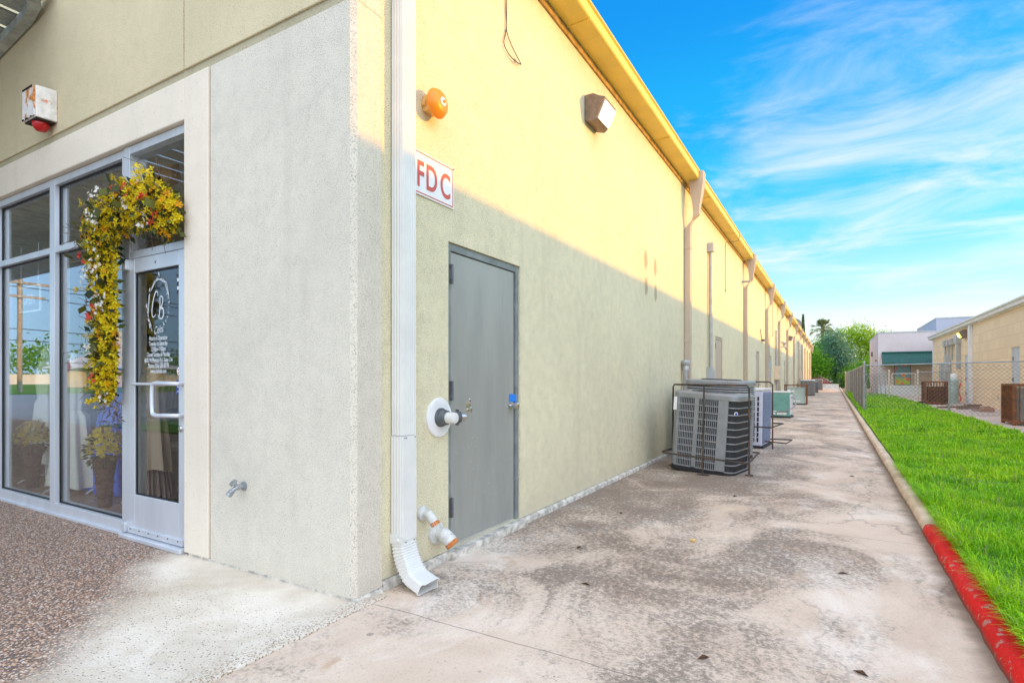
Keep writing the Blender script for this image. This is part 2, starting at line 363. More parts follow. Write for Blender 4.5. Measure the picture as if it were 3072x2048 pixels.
def agg_mat():
    t = NT('exposed_aggregate'); x, y, z = t.sep()
    vc = t.vor(88, 'F1', 'Color'); d = t.vor(88, 'F1', 'Distance'); g = t.sep(vc)
    peb = t.mix(g[0], (.36, .18, .10), (.78, .50, .33)); peb = t.mix(t.ramp(g[1], .70, .85), peb, (.78, .66, .56)); peb = t.mix(t.ramp(g[2], .8, .9), peb, (.11, .08, .07))
    peb = t.mix(t.ramp(d, .40, .62), peb, (.17, .12, .095))
    lime = t.mix(t.ramp(t.noise(2.3, 5, .6, .5), .3, .7), (.62, .52, .40), (.84, .75, .63))
    pit = t.ramp(t.math('ADD', t.vor(62, 'F1', 'Distance'), t.math('MULTIPLY', t.noise(3, 3), .12)), .36, .22)
    lime = t.mix(t.math('MULTIPLY', t.math('MULTIPLY', pit, t.math('GREATER_THAN', g[0], .45)), t.ramp(y, 2.25, 1.7)), lime, (.16, .115, .085))
    bare = t.math('ADD', t.math('ADD', t.math('MULTIPLY', x, .70), t.math('MULTIPLY', y, .75)), t.math('MULTIPLY', t.noise(2.2, 5, .65), .55))
    f = t.ramp(bare, -.78, -1.18)
    c = t.mix(f, lime, peb)
    ed = t.math('ADD', x, t.math('MULTIPLY', t.noise(6, 4), .1))
    c = t.mix(t.math('MULTIPLY', t.ramp(ed, -2.33, -2.2), t.ramp(d, .5, .25)), c, (.36, .24, .15))
    t.set('Base Color', c); t.set('Roughness', .8)
    t.bump(t.math('MULTIPLY', d, -1.0), .5, .006)
    return t.m
M['aggregate'] = agg_mat()
def kerb_mat(name, col, red):
    t = NT(name); f = t.noise(9, 7, .68, .5)
    wear = t.ramp(t.math('ADD', t.noise(21, 7, .7, .4), t.math('MULTIPLY', f, .35)), (.755), .80) if red else t.ramp(f, .52, .72)
    c = t.mix(t.ramp(t.noise(3, 4), .3, .7), sc3(col, .85), sc3(col, 1.12))
    c = t.mix(t.math('MULTIPLY', wear, .8), c, (.42, .30, .24) if red else (.40, .31, .20))
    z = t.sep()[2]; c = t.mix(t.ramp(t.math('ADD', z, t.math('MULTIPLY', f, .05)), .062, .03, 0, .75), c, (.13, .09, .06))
    t.set('Base Color', c); t.set('Roughness', .62 if red else .85); t.set('Specular IOR Level', .2); t.bump(t.noise(34, 6, .7), .5, .008); return t.m
M['kerb_red'] = kerb_mat('red_kerb_paint', (.74, .010, .008), True)
M['kerb'] = kerb_mat('pale_kerb_concrete', (.74, .58, .42), False)
def block_mat():
    t = NT('cream_block_wall')
    b = t.n.new('ShaderNodeTexBrick'); xyz = t.sep(); cm = t.n.new('ShaderNodeCombineXYZ')
    t.l.new(xyz[1], cm.inputs[0]); t.l.new(xyz[2], cm.inputs[1]); t.l.new(cm.outputs[0], b.inputs['Vector'])
    b.inputs['Scale'].default_value = 1.0; b.inputs['Brick Width'].default_value = .8; b.inputs['Row Height'].default_value = .4; b.inputs['Mortar Size'].default_value = .010
    b.inputs['Color1'].default_value = (.95, .72, .46, 1); b.inputs['Color2'].default_value = (.87, .64, .41, 1); b.inputs['Mortar'].default_value = (.72, .52, .33, 1)
    c = t.mix(t.ramp(t.noise(1.2, 5), .35, .7, 0, .2), b.outputs[0], (.80, .57, .37))
    t.set('Base Color', c); t.set('Roughness', .85); t.bump(b.outputs['Fac'], -.15, .01); return t.m
M['block'] = block_mat()
def door_mat():
    t = NT('scuffed_grey_green_door'); x, y, z = t.sep()
    c = t.mix(t.ramp(t.noise(2.5, 6, .6, .3, t.mapv((1, 1, .25))), .3, .7), (.29, .29, .26), (.37, .365, .32))
    grime = t.ramp(t.noise(1.6, 6, .65, .6, t.mapv((1, 1.4, .5), loc=(2, 1, 3))), .45, .72)
    c = t.mix(t.math('MULTIPLY', grime, .35), c, (.40, .38, .33))
    c = t.mix(t.ramp(t.noise(14, 6, .7, 0, t.mapv((1, 3, .12))), .55, .75, 0, .3), c, (.15, .165, .16))
    chips = t.ramp(t.noise(70, 3, .6), .66, .70); zone = t.math('MULTIPLY', t.ramp(z, 1.0, .7), t.ramp(z, .15, .35))
    zone = t.math('MULTIPLY', zone, t.ramp(t.noise(5, 3), .45, .6))
    c = t.mix(t.math('MULTIPLY', chips, zone), c, (.62, .64, .60))
    t.set('Base Color', c); t.set('Roughness', .42); t.set('Specular IOR Level', .5)
    t.bump(t.noise(3, 3), .12, .01); return t.m
M['steel_door'] = door_mat()
M['door_frame'] = paint('grey_green_door_frame', (.22, .24, .23), .5, 0, .2, 9)
M['asphalt'] = paint('asphalt', (.36, .35, .35), .9, 0, .2, 2, .3, 60)
M['soil'] = paint('dry_ground', (.22, .20, .12), .95, 0, .3, .3)
M['pad'] = paint('pinkish_concrete', (.60, .47, .38), .9, 0, .18, 1.2, .2, 40)
def mural_mat():
    t = NT('flower_print'); n = t.noise(2.2, 3, .5, .3); z = t.sep()[2]
    c = t.mix(t.ramp(t.math('ADD', z, t.math('MULTIPLY', n, .6)), 1.35, 1.75), (.42, .56, .03), (.16, .34, .40))
    v = t.vor(2.7, 'F1', 'Distance'); k = t.sep(t.vor(2.7, 'F1', 'Color'))
    fl = t.ramp(t.math('ADD', v, t.math('MULTIPLY', t.noise(7, 3), .30)), .62, .52)
    c = t.mix(t.math('MULTIPLY', fl, t.ramp(k[1], .0, .08)), c, t.mix(k[0], (.85, .05, .01), (.92, .42, .08)))
    t.set('Base Color', c); t.set('Roughness', .4); return t.m
M['mural'] = mural_mat()

# ------------------------------------------------------------------ mesh building helpers
class MB:
    def __init__(s): s.v = []; s.f = []; s.m = []
    def add(s, vs, fs, mi=0):
        o = len(s.v); s.v += [tuple(p) for p in vs]; s.f += [[i+o for i in f] for f in fs]; s.m += [mi]*len(fs); return s
    def box(s, x0, x1, y0, y1, z0, z1, mi=0):
        return s.add([(x0,y0,z0),(x1,y0,z0),(x1,y1,z0),(x0,y1,z0),(x0,y0,z1),(x1,y0,z1),(x1,y1,z1),(x0,y1,z1)],
                     [(0,3,2,1),(4,5,6,7),(0,1,5,4),(1,2,6,5),(2,3,7,6),(3,0,4,7)], mi)
    def bar(s, a, b, w, h, mi=0, up=(0,0,1)):
        a = Vector(a); b = Vector(b); d = (b-a).normalized(); u = Vector(up)
        if abs(d.dot(u)) > .95: u = Vector((1,0,0))
        r = d.cross(u).normalized()*w/2; q = r.cross(d).normalized()*h/2
        vs = [p+sx*r+sy*q for p in (a, b) for sx, sy in ((-1,-1),(1,-1),(1,1),(-1,1))]
        return s.add(vs, [(0,1,2,3),(7,6,5,4),(0,4,5,1),(1,5,6,2),(2,6,7,3),(3,7,4,0)], mi)
    def loft(s, rings, mi=0, cap=True, closed=True):
        n = len(rings[0]); vs = [p for r in rings for p in r]; fs = []
        for i in range(len(rings)-1):
            for j in range(n if closed else n-1):
                k = (j+1) % n; fs.append((i*n+j, i*n+k, (i+1)*n+k, (i+1)*n+j))
        if cap: fs.append(tuple(range(n))[::-1]); fs.append(tuple((len(rings)-1)*n+j for j in range(n)))
        return s.add(vs, fs, mi)
    def sweep(s, pts, prof, mi=0, scales=None, cap=True, up=(0,0,1)):
        pts = [Vector(p) for p in pts]; rings = []; ref = None
        for i, p in enumerate(pts):
            d = (pts[min(i+1, len(pts)-1)] - pts[max(i-1, 0)]).normalized()
            if ref is None:
                u = Vector(up)
                if abs(d.dot(u)) > .9: u = Vector((0,1,0))
                ref = (u - d*u.dot(d)).normalized()
            else: ref = (ref - d*ref.dot(d)).normalized()
            b = d.cross(ref); k = scales[i] if scales else 1
            rings.append([p + (b*x + ref*y)*k for x, y in prof])
        return s.loft(rings, mi, cap)
    def tube(s, pts, r, n=8, mi=0, cap=True):
        return s.sweep(pts, [(r*math.cos(2*math.pi*i/n), r*math.sin(2*math.pi*i/n)) for i in range(n)], mi, None, cap)
    def lathe(s, prof, o=(0,0,0), ax=(0,0,1), n=24, mi=0, cap=True):
        ax = Vector(ax).normalized(); u = Vector((0,0,1)) if abs(ax.z) < .9 else Vector((1,0,0))
        a = ax.cross(u).normalized(); b = ax.cross(a); o = Vector(o)
        return s.loft([[o + ax*h + (a*math.cos(2*math.pi*i/n) + b*math.sin(2*math.pi*i/n))*r for i in range(n)] for r, h in prof], mi, cap)
    def build(s, name, mats, parent=None, local=False, smooth=False, bevel=0.0):
        off = Vector((0,0,0))
        if parent is not None and not local:
            q = parent
            while q.parent: q = q.parent
            off = q.location
        me = bpy.data.meshes.new(name)
        me.from_pydata([(x-off.x, y-off.y, z-off.z) for x, y, z in s.v], [], s.f)
        if not isinstance(mats, (list, tuple)): mats = [mats]
        for k in mats: me.materials.append(M[k])
        me.polygons.foreach_set('material_index', s.m)
        bm = bmesh.new(); bm.from_mesh(me); bmesh.ops.recalc_face_normals(bm, faces=bm.faces); bm.to_mesh(me); bm.free()
        if smooth:
            me.polygons.foreach_set('use_smooth', [True]*len(me.polygons))
        o = bpy.data.objects.new(name, me); C.objects.link(o)
        if smooth:
            e = o.modifiers.new('edges', 'EDGE_SPLIT'); e.split_angle = R(38)
        if bevel:
            b = o.modifiers.new('bevel', 'BEVEL'); b.width = bevel; b.segments = 2; b.limit_method = 'ANGLE'; b.angle_limit = R(40)
        if parent is not None: o.parent = parent
        return o
def loose(mb, name, mats, parent=None, **k):
    """build every connected piece of a mesh as an object of its own"""
    par = list(range(len(mb.v)))
    def find(i):
        while par[i] != i: par[i] = par[par[i]]; i = par[i]
        return i
    for f in mb.f:
        for a in f[1:]: par[find(a)] = find(f[0])
    G = {}
    for f, m in zip(mb.f, mb.m): G.setdefault(find(f[0]), []).append((f, m))
    out = []
    for fs in G.values():
        q = MB(); idx = {}
        for f, m in fs:
            for a in f:
                if a not in idx: idx[a] = len(q.v); q.v.append(mb.v[a])
            q.f.append([idx[a] for a in f]); q.m.append(m)
        out.append(q.build(name, mats, parent, **k))
    return out
def tag(o, label, cat, group=None, kind=None):
    if label: o['label'] = label
    if cat: o['category'] = cat
    if group: o['group'] = group
    if kind: o['kind'] = kind
    return o
def thing(name, label, cat, loc, group=None, rot=(0,0,0)):
    o = bpy.data.objects.new(name, None); C.objects.link(o); o.location = loc; o.rotation_euler = rot
    o.empty_display_size = .2
    return tag(o, label, cat, group)
def copy_tree(o, parent=None, **kw):
    c = o.copy(); C.objects.link(c)
    if parent is not None: c.parent = parent
    for ch in o.children: copy_tree(ch, c)
    return c
def struct(o): o['kind'] = 'structure'; return o
def rrect(w, d, r, n=5):
    pts = []
    for cx_, cy_, a0 in ((w/2-r, d/2-r, 0), (-w/2+r, d/2-r, 90), (-w/2+r, -d/2+r, 180), (w/2-r, -d/2+r, 270)):
        for i in range(n+1):
            a = R(a0 + 90*i/n); pts.append((cx_ + r*math.cos(a), cy_ + r*math.sin(a)))
    return pts
_tc = {}
def text2d(s, size=1.0, shear=0.0, align='CENTER', bold=0.0):
    k = (s, shear, align, bold)
    if k not in _tc:
        cu = bpy.data.curves.new('t', 'FONT'); cu.body = s; cu.size = 1; cu.shear = shear; cu.align_x = align; cu.offset = bold
        ob = bpy.data.objects.new('t', cu); C.objects.link(ob)
        dg = bpy.context.evaluated_depsgraph_get(); me = bpy.data.meshes.new_from_object(ob.evaluated_get(dg))
        _tc[k] = ([tuple(v.co) for v in me.vertices], [tuple(p.vertices) for p in me.polygons])
        bpy.data.objects.remove(ob); bpy.data.meshes.remove(me); bpy.data.curves.remove(cu)
    return _tc[k]
def put_text(mb, s, o, rt, up, h, xs=1.0, shear=0, align='CENTER', mi=0, bold=0.0):
    v, f = text2d(s, 1, shear, align, bold); o = Vector(o); rt = Vector(rt); up = Vector(up)
    mb.add([o + rt*(x*h*xs) + up*(y*h) for x, y, z in v], f, mi)
def stroke(mb, pts, wd, mi=0):
    """a flat pen stroke through 3-D points lying on the facade plane (normal -Y)"""
    pts = [Vector(p) for p in pts]; L_, R_ = [], []
    for i, p in enumerate(pts):
        d = (pts[min(i+1, len(pts)-1)] - pts[max(i-1, 0)]); d.y = 0; d.normalize(); n = Vector((-d.z, 0, d.x))
        k = wd(i/(len(pts)-1)) if callable(wd) else wd
        L_.append(p+n*k/2); R_.append(p-n*k/2)
    n = len(pts); mb.add(L_+R_, [(i, i+1, n+i+1, n+i) for i in range(n-1)], mi)
def spline(pts, n=8):
    P = [Vector(p) for p in pts]; out = []
    for i in range(len(P)-1):
        a, b, c, d = P[max(i-1,0)], P[i], P[i+1], P[min(i+2,len(P)-1)]
        for k in range(n):
            t = k/n; out.append(.5*((2*b) + (c-a)*t + (2*a-5*b+4*c-d)*t*t + (3*b-a-3*c+d)*t**3))
    out.append(P[-1]); return out
def grid_wall(mb, us, zs, holes, P, depth, mi=0):
    """front sheet with openings; P(u, z, d) maps to 3-D with d = depth into the wall"""
    us = sorted(set(us) | {h[0] for h in holes} | {h[1] for h in holes}); zs = sorted(set(zs) | {h[2] for h in holes} | {h[3] for h in holes})
    for i in range(len(us)-1):
        for j in range(len(zs)-1):
            uc, zc = (us[i]+us[i+1])/2, (zs[j]+zs[j+1])/2
            if any(h[0] < uc < h[1] and h[2] < zc < h[3] for h in holes): continue
            mb.add([P(us[i], zs[j], 0), P(us[i+1], zs[j], 0), P(us[i+1], zs[j+1], 0), P(us[i], zs[j+1], 0)], [(0,1,2,3)], mi)
    for u0, u1, z0, z1 in holes:
        for a, b in (((u0,z0),(u0,z1)), ((u0,z1),(u1,z1)), ((u1,z1),(u1,z0))):
            mb.add([P(*a, 0), P(*b, 0), P(*b, depth), P(*a, depth)], [(0,1,2,3)], mi)

# ------------------------------------------------------------------ ground, walkway, kerb
g = MB()
xs = [-400,-120,-60,-30,-2.25, .7, 3.4, 20, 60, 150, 400]; ys = [-400,-120,-40,-10,0,40,82,88,130,200,450]
def gz(x, y): return -.05 if y < 83 else (-1.7 if y > 86 else -.05)
for i in range(len(xs)-1):
    for j in range(len(ys)-1):
        q = [(xs[a], ys[b], gz(xs[a], ys[b])) for a, b in ((i,j),(i+1,j),(i+1,j+1),(i,j+1))]
        g.add(q, [(0,1,2,3)], 1 if (ys[j] >= 40 or xs[i] >= 3.4) else 0)
struct(g.build('ground', ['asphalt', 'soil']))
g = MB()
ysw = [-8, 2, 6, 12, 25, 50, 81.5]
for a, b in zip(ysw[:-1], ysw[1:]): g.add([(-2.33,a,0),(.66,a,0),(.66,b,0),(-2.33,b,0)], [(0,1,2,3)])
g.add([(-2.33,-8,-.12),(.66,-8,-.12),(.66,-8,0),(-2.33,-8,0)], [(0,1,2,3)])
struct(g.build('walkway', 'walk'))
g = MB(); g.box(-24, -2.205, -2.3, 2.36, -.1, .012); struct(g.build('pavement', 'aggregate', bevel=.006))
# low concrete kerb: uneven, rounded, red towards the street
def kerb(y0, y1, name, mat):
    mb = MB(); rings = []; n = max(4, int((y1-y0)/.12)) if y1 < 12 else int((y1-y0)/.9)
    for i in range(n+1):
        y = y0 + (y1-y0)*i/n; wob = .003*math.sin(y*9.1)+.0025*math.sin(y*23.7); h = .076+.006*math.sin(y*5.3)+.004*math.sin(y*17)
        rings.append([(.615+wob, y, -.02), (.628+wob, y, h-.035), (.640+wob, y, h-.010), (.660+wob, y, h), (.715+wob, y, h+.003), (.738, y, h-.010), (.748, y, -.02)])
    mb.loft(rings); return struct(mb.build(name, mat, smooth=True))
kerb(-3, 5.55, 'kerb', 'kerb_red'); kerb(5.551, 81, 'kerb', 'kerb')
# lawn: soil sheet and grass blades
g = MB()
def lz(x, y): return .075 + .05*math.sin((x-.8)/2.6*math.pi) + .015*math.sin(x*3.1+y*1.3)
gx = [.755+ (3.45-.755)*i/10 for i in range(11)]; gy = list(np.linspace(-2, 46, 97))
vs = [(x, y, lz(x, y) if .85 < x < 3.4 else .02 if x > 3.4 else .075) for y in gy for x in gx]
g.add(vs, [(j*11+i, j*11+i+1, (j+1)*11+i+1, (j+1)*11+i) for j in range(96) for i in range(10)])
struct(g.build('lawn', 'turf', smooth=True))
def grass(zones):
    X = []; F = []; base = 0
    for x0, x1, y0, y1, n, h0, h1, wd in zones:
        x = rng.uniform(x0, x1, n); y = rng.uniform(y0, y1, n)
        cl = np.clip((np.sin(x*5.1+np.sin(y*3.3))*np.sin(y*4.3+x*2)+.7*np.sin(x*11.3+y*7.7)*np.sin(y*9.1-x*6.1))*.45+.5, 0, 1)
        h = rng.uniform(h0, h1, n)*(.4+.95*cl); a = rng.uniform(0, 2*np.pi, n) 
        a = np.where(rng.random(n) < (.9 if x1-x0 < .1 else .35), rng.normal(np.pi, .6, n), a)
        ln = h*rng.uniform(.35, 1.25, n)
        z = .072 + .05*np.sin((x-.8)/2.6*np.pi)
        px, py = np.cos(a), np.sin(a); w_ = wd*rng.uniform(.6, 1.3, n)
        sx, sy = -py*w_/2, px*w_/2
        mx, my, mz = x+px*ln*.38, y+py*ln*.38, z+h*.72
        tx, ty, tz = x+px*ln, y+py*ln, z+h*rng.uniform(.45, 1.0, n)
        V = np.stack([np.stack([x-sx, y-sy, z], 1), np.stack([x+sx, y+sy, z], 1), np.stack([mx+sx*.8, my+sy*.8, mz], 1), np.stack([mx-sx*.8, my-sy*.8, mz], 1), np.stack([tx, ty, tz], 1)], 1)
        X.append(V.reshape(-1, 3)); idx = base + np.arange(n)*5
        F.append((idx, n)); base += n*5
    V = np.concatenate(X); I = np.concatenate([f[0] for f in F]); n = len(I)
    me = bpy.data.meshes.new('grass'); me.vertices.add(len(V)); me.vertices.foreach_set('co', V.astype(np.float32).ravel())
    lp = np.stack([I, I+1, I+2, I+3, I+3, I+2, I+4], 1).ravel()
    me.loops.add(len(lp)); me.loops.foreach_set('vertex_index', lp.astype(np.int32))
    me.polygons.add(n*2); ls = np.stack([np.arange(n)*7, np.arange(n)*7+4], 1).ravel(); me.polygons.foreach_set('loop_start', ls.astype(np.int32))
    me.materials.append(M['grass']); me.update(calc_edges=True); me.validate()
    o = bpy.data.objects.new('grass', me); C.objects.link(o); o['kind'] = 'stuff'; return o
grass([(.75, 3.42, 1.6, 7, 46000, .045, .115, .0062), (.72, .80, 1.6, 9, 3600, .06, .15, .0065), (.74, .78, 1.6, 6.5, 260, .12, .22, .0075), (.80, 3.3, 1.6, 9, 700, .16, .26, .004), (.75, 3.42, 7, 13, 32000, .045, .11, .010), (.76, 3.42, 13, 24, 22000, .05, .12, .017), (.82, 3.4, 24, 46, 14000, .05, .11, .03), (.85, 1.6, 36, 46, 1500, .1, .4, .04)])
tag(C.objects['grass'], 'uncut bright green grass between the kerb and the concrete pad', 'grass')
g = MB(); g.box(3.40, 5.6, 3, 47, -.1, .035); g.box(3.36, 3.46, 3, 47, -.1, .028); struct(g.build('concrete_pad', 'pad'))
# ------------------------------------------------------------------ the boutique building
WX = -2.31
B = thing('boutique_building', 'long cream stucco shop building with aluminium storefront and gutter coloured with bounce light', 'building', (-2.3, 2.18, 0))
doorsY = [(3.078, 4.093), (13.05, 14.03), (20.6, 21.6), (25.2, 26.1), (33.0, 33.95), (41.2, 42.2), (49.0, 50.0), (57.0, 58.0), (65, 66)]
holes = [(a, b, .055, 2.2) for a, b in doorsY]
mb = MB()
Pw = lambda u, z, d: (WX - d, u, z)
grid_wall(mb, [2.40, 72], [.055, 4.70], holes, Pw, .13)
mb.add([(WX,2.40,.055),(WX,72,.055),(WX-.08,72,.055),(WX-.08,2.40,.055)], [(0,1,2,3)])
mb.add([(WX,72,.055),(WX-14,72,.055),(WX-14,72,4.7),(WX,72,4.7)], [(0,1,2,3)])
mb.build('side_wall', 'stucco_side', B)
# facade end: proud stucco panel with chamfered arris and a return up to the side wall
mb = MB()
fx0, fx1 = -3.625, -2.285
ring = [(fx0, 2.18), (fx1-.028, 2.18), (fx1, 2.208), (fx1, 2.40), (WX-.05, 2.40), (WX-.05, 2.6), (fx0, 2.6)]
mb.loft([[(x, y, .03 if y < 2.5 else .03) for x, y in ring], [(x, y, 3.352) for x, y in ring]])
mb.box(-2.36, fx1+.0025, 2.2085, 2.402, 3.3525, 6.2)
mb.build('corner_panel', 'stucco_front', B)
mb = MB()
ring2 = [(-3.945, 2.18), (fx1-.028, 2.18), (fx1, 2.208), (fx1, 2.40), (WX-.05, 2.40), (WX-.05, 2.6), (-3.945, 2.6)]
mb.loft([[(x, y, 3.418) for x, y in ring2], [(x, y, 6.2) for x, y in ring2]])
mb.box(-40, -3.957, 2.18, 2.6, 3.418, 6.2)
mb.build('facade_band', 'stucco_bounce_band', B, bevel=.006)
mb = MB()      # recessed reveals (expansion joints) between the panels
mb.box(-40, fx1-.010, 2.194, 2.38, 3.353, 3.417); mb.box(-3.956, -3.946, 2.20, 2.58, 3.418, 6.2); mb.box(-3.643, -3.626, 2.202, 2.58, .03, 3.352)
mb.build('expansion_joint', 'stucco_groove', B)
mb = MB()      # smooth beige surround of the storefront
mb.box(-3.935, -3.644, 2.172, 2.6, .03, 3.352); mb.box(-40, -3.936, 2.172, 2.6, 3.06, 3.352)
mb.build('storefront_surround', 'surround', B, bevel=.008)
# foundation strip showing below the stucco
mb = MB(); random.seed(3)
def ledge(y0, y1, n):
    r = []
    for i in range(n+1):
        y = y0+(y1-y0)*i/n; o = random.uniform(-.004, .005)
        r.append([(WX-.1, y, -.05), (WX+.035+o, y, -.05), (WX+.028+o*.8, y, .032+random.uniform(0,.008)), (WX+.004, y, .050), (WX-.1, y, .050)])
    mb.loft(r)
ledge(2.41, 3.06, 30); ledge(4.12, 12, 160); ledge(12.01, 72, 90)
r = []
for i in range(22):
    y = 2.19+.215*i/21; o = random.uniform(-.012, .012); r.append([(-2.4, y, -.05), (fx1+.02+o, y, -.05), (fx1+.012+o, y, .012), (fx1-.006, y, .029), (-2.4, y, .029)])
mb.loft(r)
mb.box(-3.9, -2.2-.105, 2.188, 2.5, -.05, .029)
mb.build('foundation', 'foundation', B)
# roof, frieze and gutter
mb = MB(); mb.add([(-2.12,2.61,4.86),(-2.12,72.3,4.86),(-16,72.3,6.0),(-16,2.61,6.0)], [(0,1,2,3)]); mb.add([(-2.12,2.61,4.82),(-2.12,72.3,4.82),(-16,72.3,5.96),(-16,2.61,5.96)], [(0,1,2,3)])
mb.add([(-2.12,2.61,4.82),(-2.12,72.3,4.82),(-2.12,72.3,4.86),(-2.12,2.61,4.86)], [(0,1,2,3)])
mb.build('roof', 'roof', B)
mb = MB(); mb.box(WX-.1, WX+.022, 2.605, 72, 4.66, 4.745); mb.build('frieze_board', 'frieze', B)
mb = MB(); rg = []
for y in [2.605] + [5.0+3.05*i for i in range(22)] + [72.2]:
    s_ = .004*math.sin(y*1.7); rg.append([(-2.285,y,4.735+s_),(-2.055,y,4.742+s_),(-2.045,y,4.752+s_),(-2.045,y,4.862+s_),(-2.028,y,4.872+s_),(-2.028,y,4.893+s_),(-2.052,y,4.897+s_),(-2.058,y,4.766+s_),(-2.27,y,4.766+s_),(-2.285,y,4.815+s_)])
mb.loft(rg)
for i in range(22):
    y = 5.0+3.05*i; mb.box(-2.288, -2.041, y-.004, y+.004, 4.729, 4.76)
gut = mb.build('gutter', 'gutter', B)
# corner downspout (white, ribbed, crushed elbow)
def ribbed(cx_, cy_, w_, d_, ribs=7, dep=.0035):
    pts = []
    for j in range(ribs):      # +X face, running +Y
        y = -w_/2 + w_*(j+.15)/ribs; y2 = -w_/2 + w_*(j+.85)/ribs
        pts += [(d_/2, y), (d_/2-dep, (y+.3*(y2-y))), (d_/2-dep, (y+.7*(y2-y))), (d_/2, y2)]
    for j in range(4):
        x = d_/2 - d_*(j+.15)/4; x2 = d_/2 - d_*(j+.85)/4
        pts += [(x, w_/2), (x-.006, w_/2-dep), (x2+.006, w_/2-dep), (x2, w_/2)]
    pts += [(-d_/2, w_/2), (-d_/2, -w_/2)]
    for j in range(4):
        x = -d_/2 + d_*(j+.15)/4; x2 = -d_/2 + d_*(j+.85)/4
        pts += [(x, -w_/2), (x+.006, -w_/2+dep), (x2-.006, -w_/2+dep), (x2, -w_/2)]
    return [(cx_+x, cy_+y) for x, y in pts]
mb = MB()
P1 = ribbed(-2.258, 2.562, .122, .086); P2 = ribbed(-2.258, 2.562, .128, .090)
mb.loft([[(x, y, .905) for x, y in P1], [(x, y, 4.95) for x, y in P1]])
mb.loft([[(x, y, .275) for x, y in P2], [(x, y, .90) for x, y in P2], [(x, y, .902) for x, y in P1]])
ds0 = mb.build('downspout', 'white_metal', B); ds0['label'] = 'white ribbed downspout with crushed elbow at the building corner'
# elbow: pleated sweep with an open, torn mouth
mb = MB(); rings = []; K = 30
for i in range(K+1):
    t = i/K; a = R(68)*t
    px = -2.258 + .27*(1-math.cos(a)) + (.07*(t-.85)/.15 if t > .85 else 0); pz = .275 - .235*math.sin(a) - (.012*(t-.85)/.15 if t > .85 else 0); py = 2.562 - .055*t*t
    pl = 1.0 + (.075 if i % 2 else -.035)*(1 if 2 < i < 24 else 0)
    ux = Vector((math.cos(a*.96), 0, math.sin(a*.96))); uy = Vector((.12*t, 1, 0)).normalized()
    fl = 1 + .12*max(0, t-.7)/.3
    rings.append([Vector((px, py, pz)) + ux*x*pl*(1-.18*max(0, t-.6)/.4) + uy*y*pl*fl for x, y in rrect(.09, .128, .012, 2)])
for q in rings[-1]:
    q.x += random.uniform(-.012, .016); q.z += random.uniform(-.004, .01)
mb.loft(rings, cap=False)
inner = [[Vector(c) + (Vector(p)-Vector(c))*.94 for p in r for c in [sum((Vector(x) for x in r), Vector())/len(r)]] for r in rings[26:]]
mb.loft(inner, cap=False)
n = len(rings[-1])
mb.add(list(rings[-1])+list(inner[-1]), [(i, (i+1) % n, n+(i+1) % n, n+i) for i in range(n)])
el = mb.build('elbow', 'white_metal', ds0); 
mb = MB(); mb.box(-2.32, -2.262, 2.493, 2.499, .255, .315); mb.box(-2.30, -2.205, 2.488, 2.495, .268, .300)
mb.lathe([(.009, 0), (.009, .006), (.004, .010)], (-2.24, 2.488, .284), (0,-1,0), 10); mb.build('strap', 'white_metal', ds0)
mb = MB()
for (x, y, z) in ((-2.211, 2.515, .892), (-2.211, 2.53, .892), (-2.211, 2.61, .892), (-2.211, 2.525, .268), (-2.211, 2.60, .268)): mb.lathe([(.004,0),(.003,.004)], (x, y, z), (1,0,0), 8)
loose(mb, 'rivet', 'dark_steel', ds0)
# the other downspouts: leader funnel, offset elbows, straight drop
def downspout(y, bottom=.0):
    mb = MB(); pr = [(-.05,-.06),(.05,-.06),(.05,.06),(-.05,.06)]
    def ring(x, z, dx, dy, dz=0): return [(x-dx, y-dy, z-dz), (x+dx, y-dy, z+dz), (x+dx, y+dy, z+dz), (x-dx, y+dy, z-dz)]
    mb.loft([ring(-2.095, 4.885, .125, .10), ring(-2.095, 4.72, .125, .10), ring(-2.10, 4.30, .062, .068), ring(-2.10, 4.20, .055, .062)], cap=True)
    path = [(-2.10, 4.20, 0), (-2.103, 4.15, .12), (-2.118, 4.11, .4), (-2.14, 4.08, .7), (-2.19, 4.03, .8), (-2.215, 3.995, .7), (-2.24, 3.95, .4), (-2.25, 3.90, .1), (-2.252, 3.86, 0)]
    rr = []
    for i, (x, z, a) in enumerate(path):
        k = 1.05 if i % 2 else 1
        rr.append([(x-.05*k*math.cos(a), y-.06*k, z-.05*k*math.sin(a)), (x+.05*k*math.cos(a), y-.06*k, z+.05*k*math.sin(a)), (x+.05*k*math.cos(a), y+.06*k, z+.05*k*math.sin(a)), (x-.05*k*math.cos(a), y+.06*k, z-.05*k*math.sin(a))])
    mb.loft(rr)
    P = ribbed(-2.252, y, .12, .10, 4)
    mb.loft([[(a, b, .06) for a, b in P], [(a, b, 3.865) for a, b in P]])
    ds = mb.build('downspout', 'tan_metal', B, bevel=.004)
    st = MB()
    for z in (3.55, 1.9): st.box(-2.31, -2.196, y-.066, y+.066, z, z+.035)
    loose(st, 'strap', 'tan_metal', ds)
    kk = MB(); kk.sweep([(-2.252, y, .10), (-2.24, y, .05), (-2.19, y, .02), (-2.10, y, -.01)], [(-.06,-.04),(.06,-.04),(.06,.04),(-.06,.04)], up=(1,0,0)); kk.build('elbow', 'tan_metal', ds)
    return ds
for y in (10.1, 17.6, 23.6, 29.2, 34.6, 40.6, 45.9, 51, 56.5, 61.6, 67, 71.3): downspout(y)
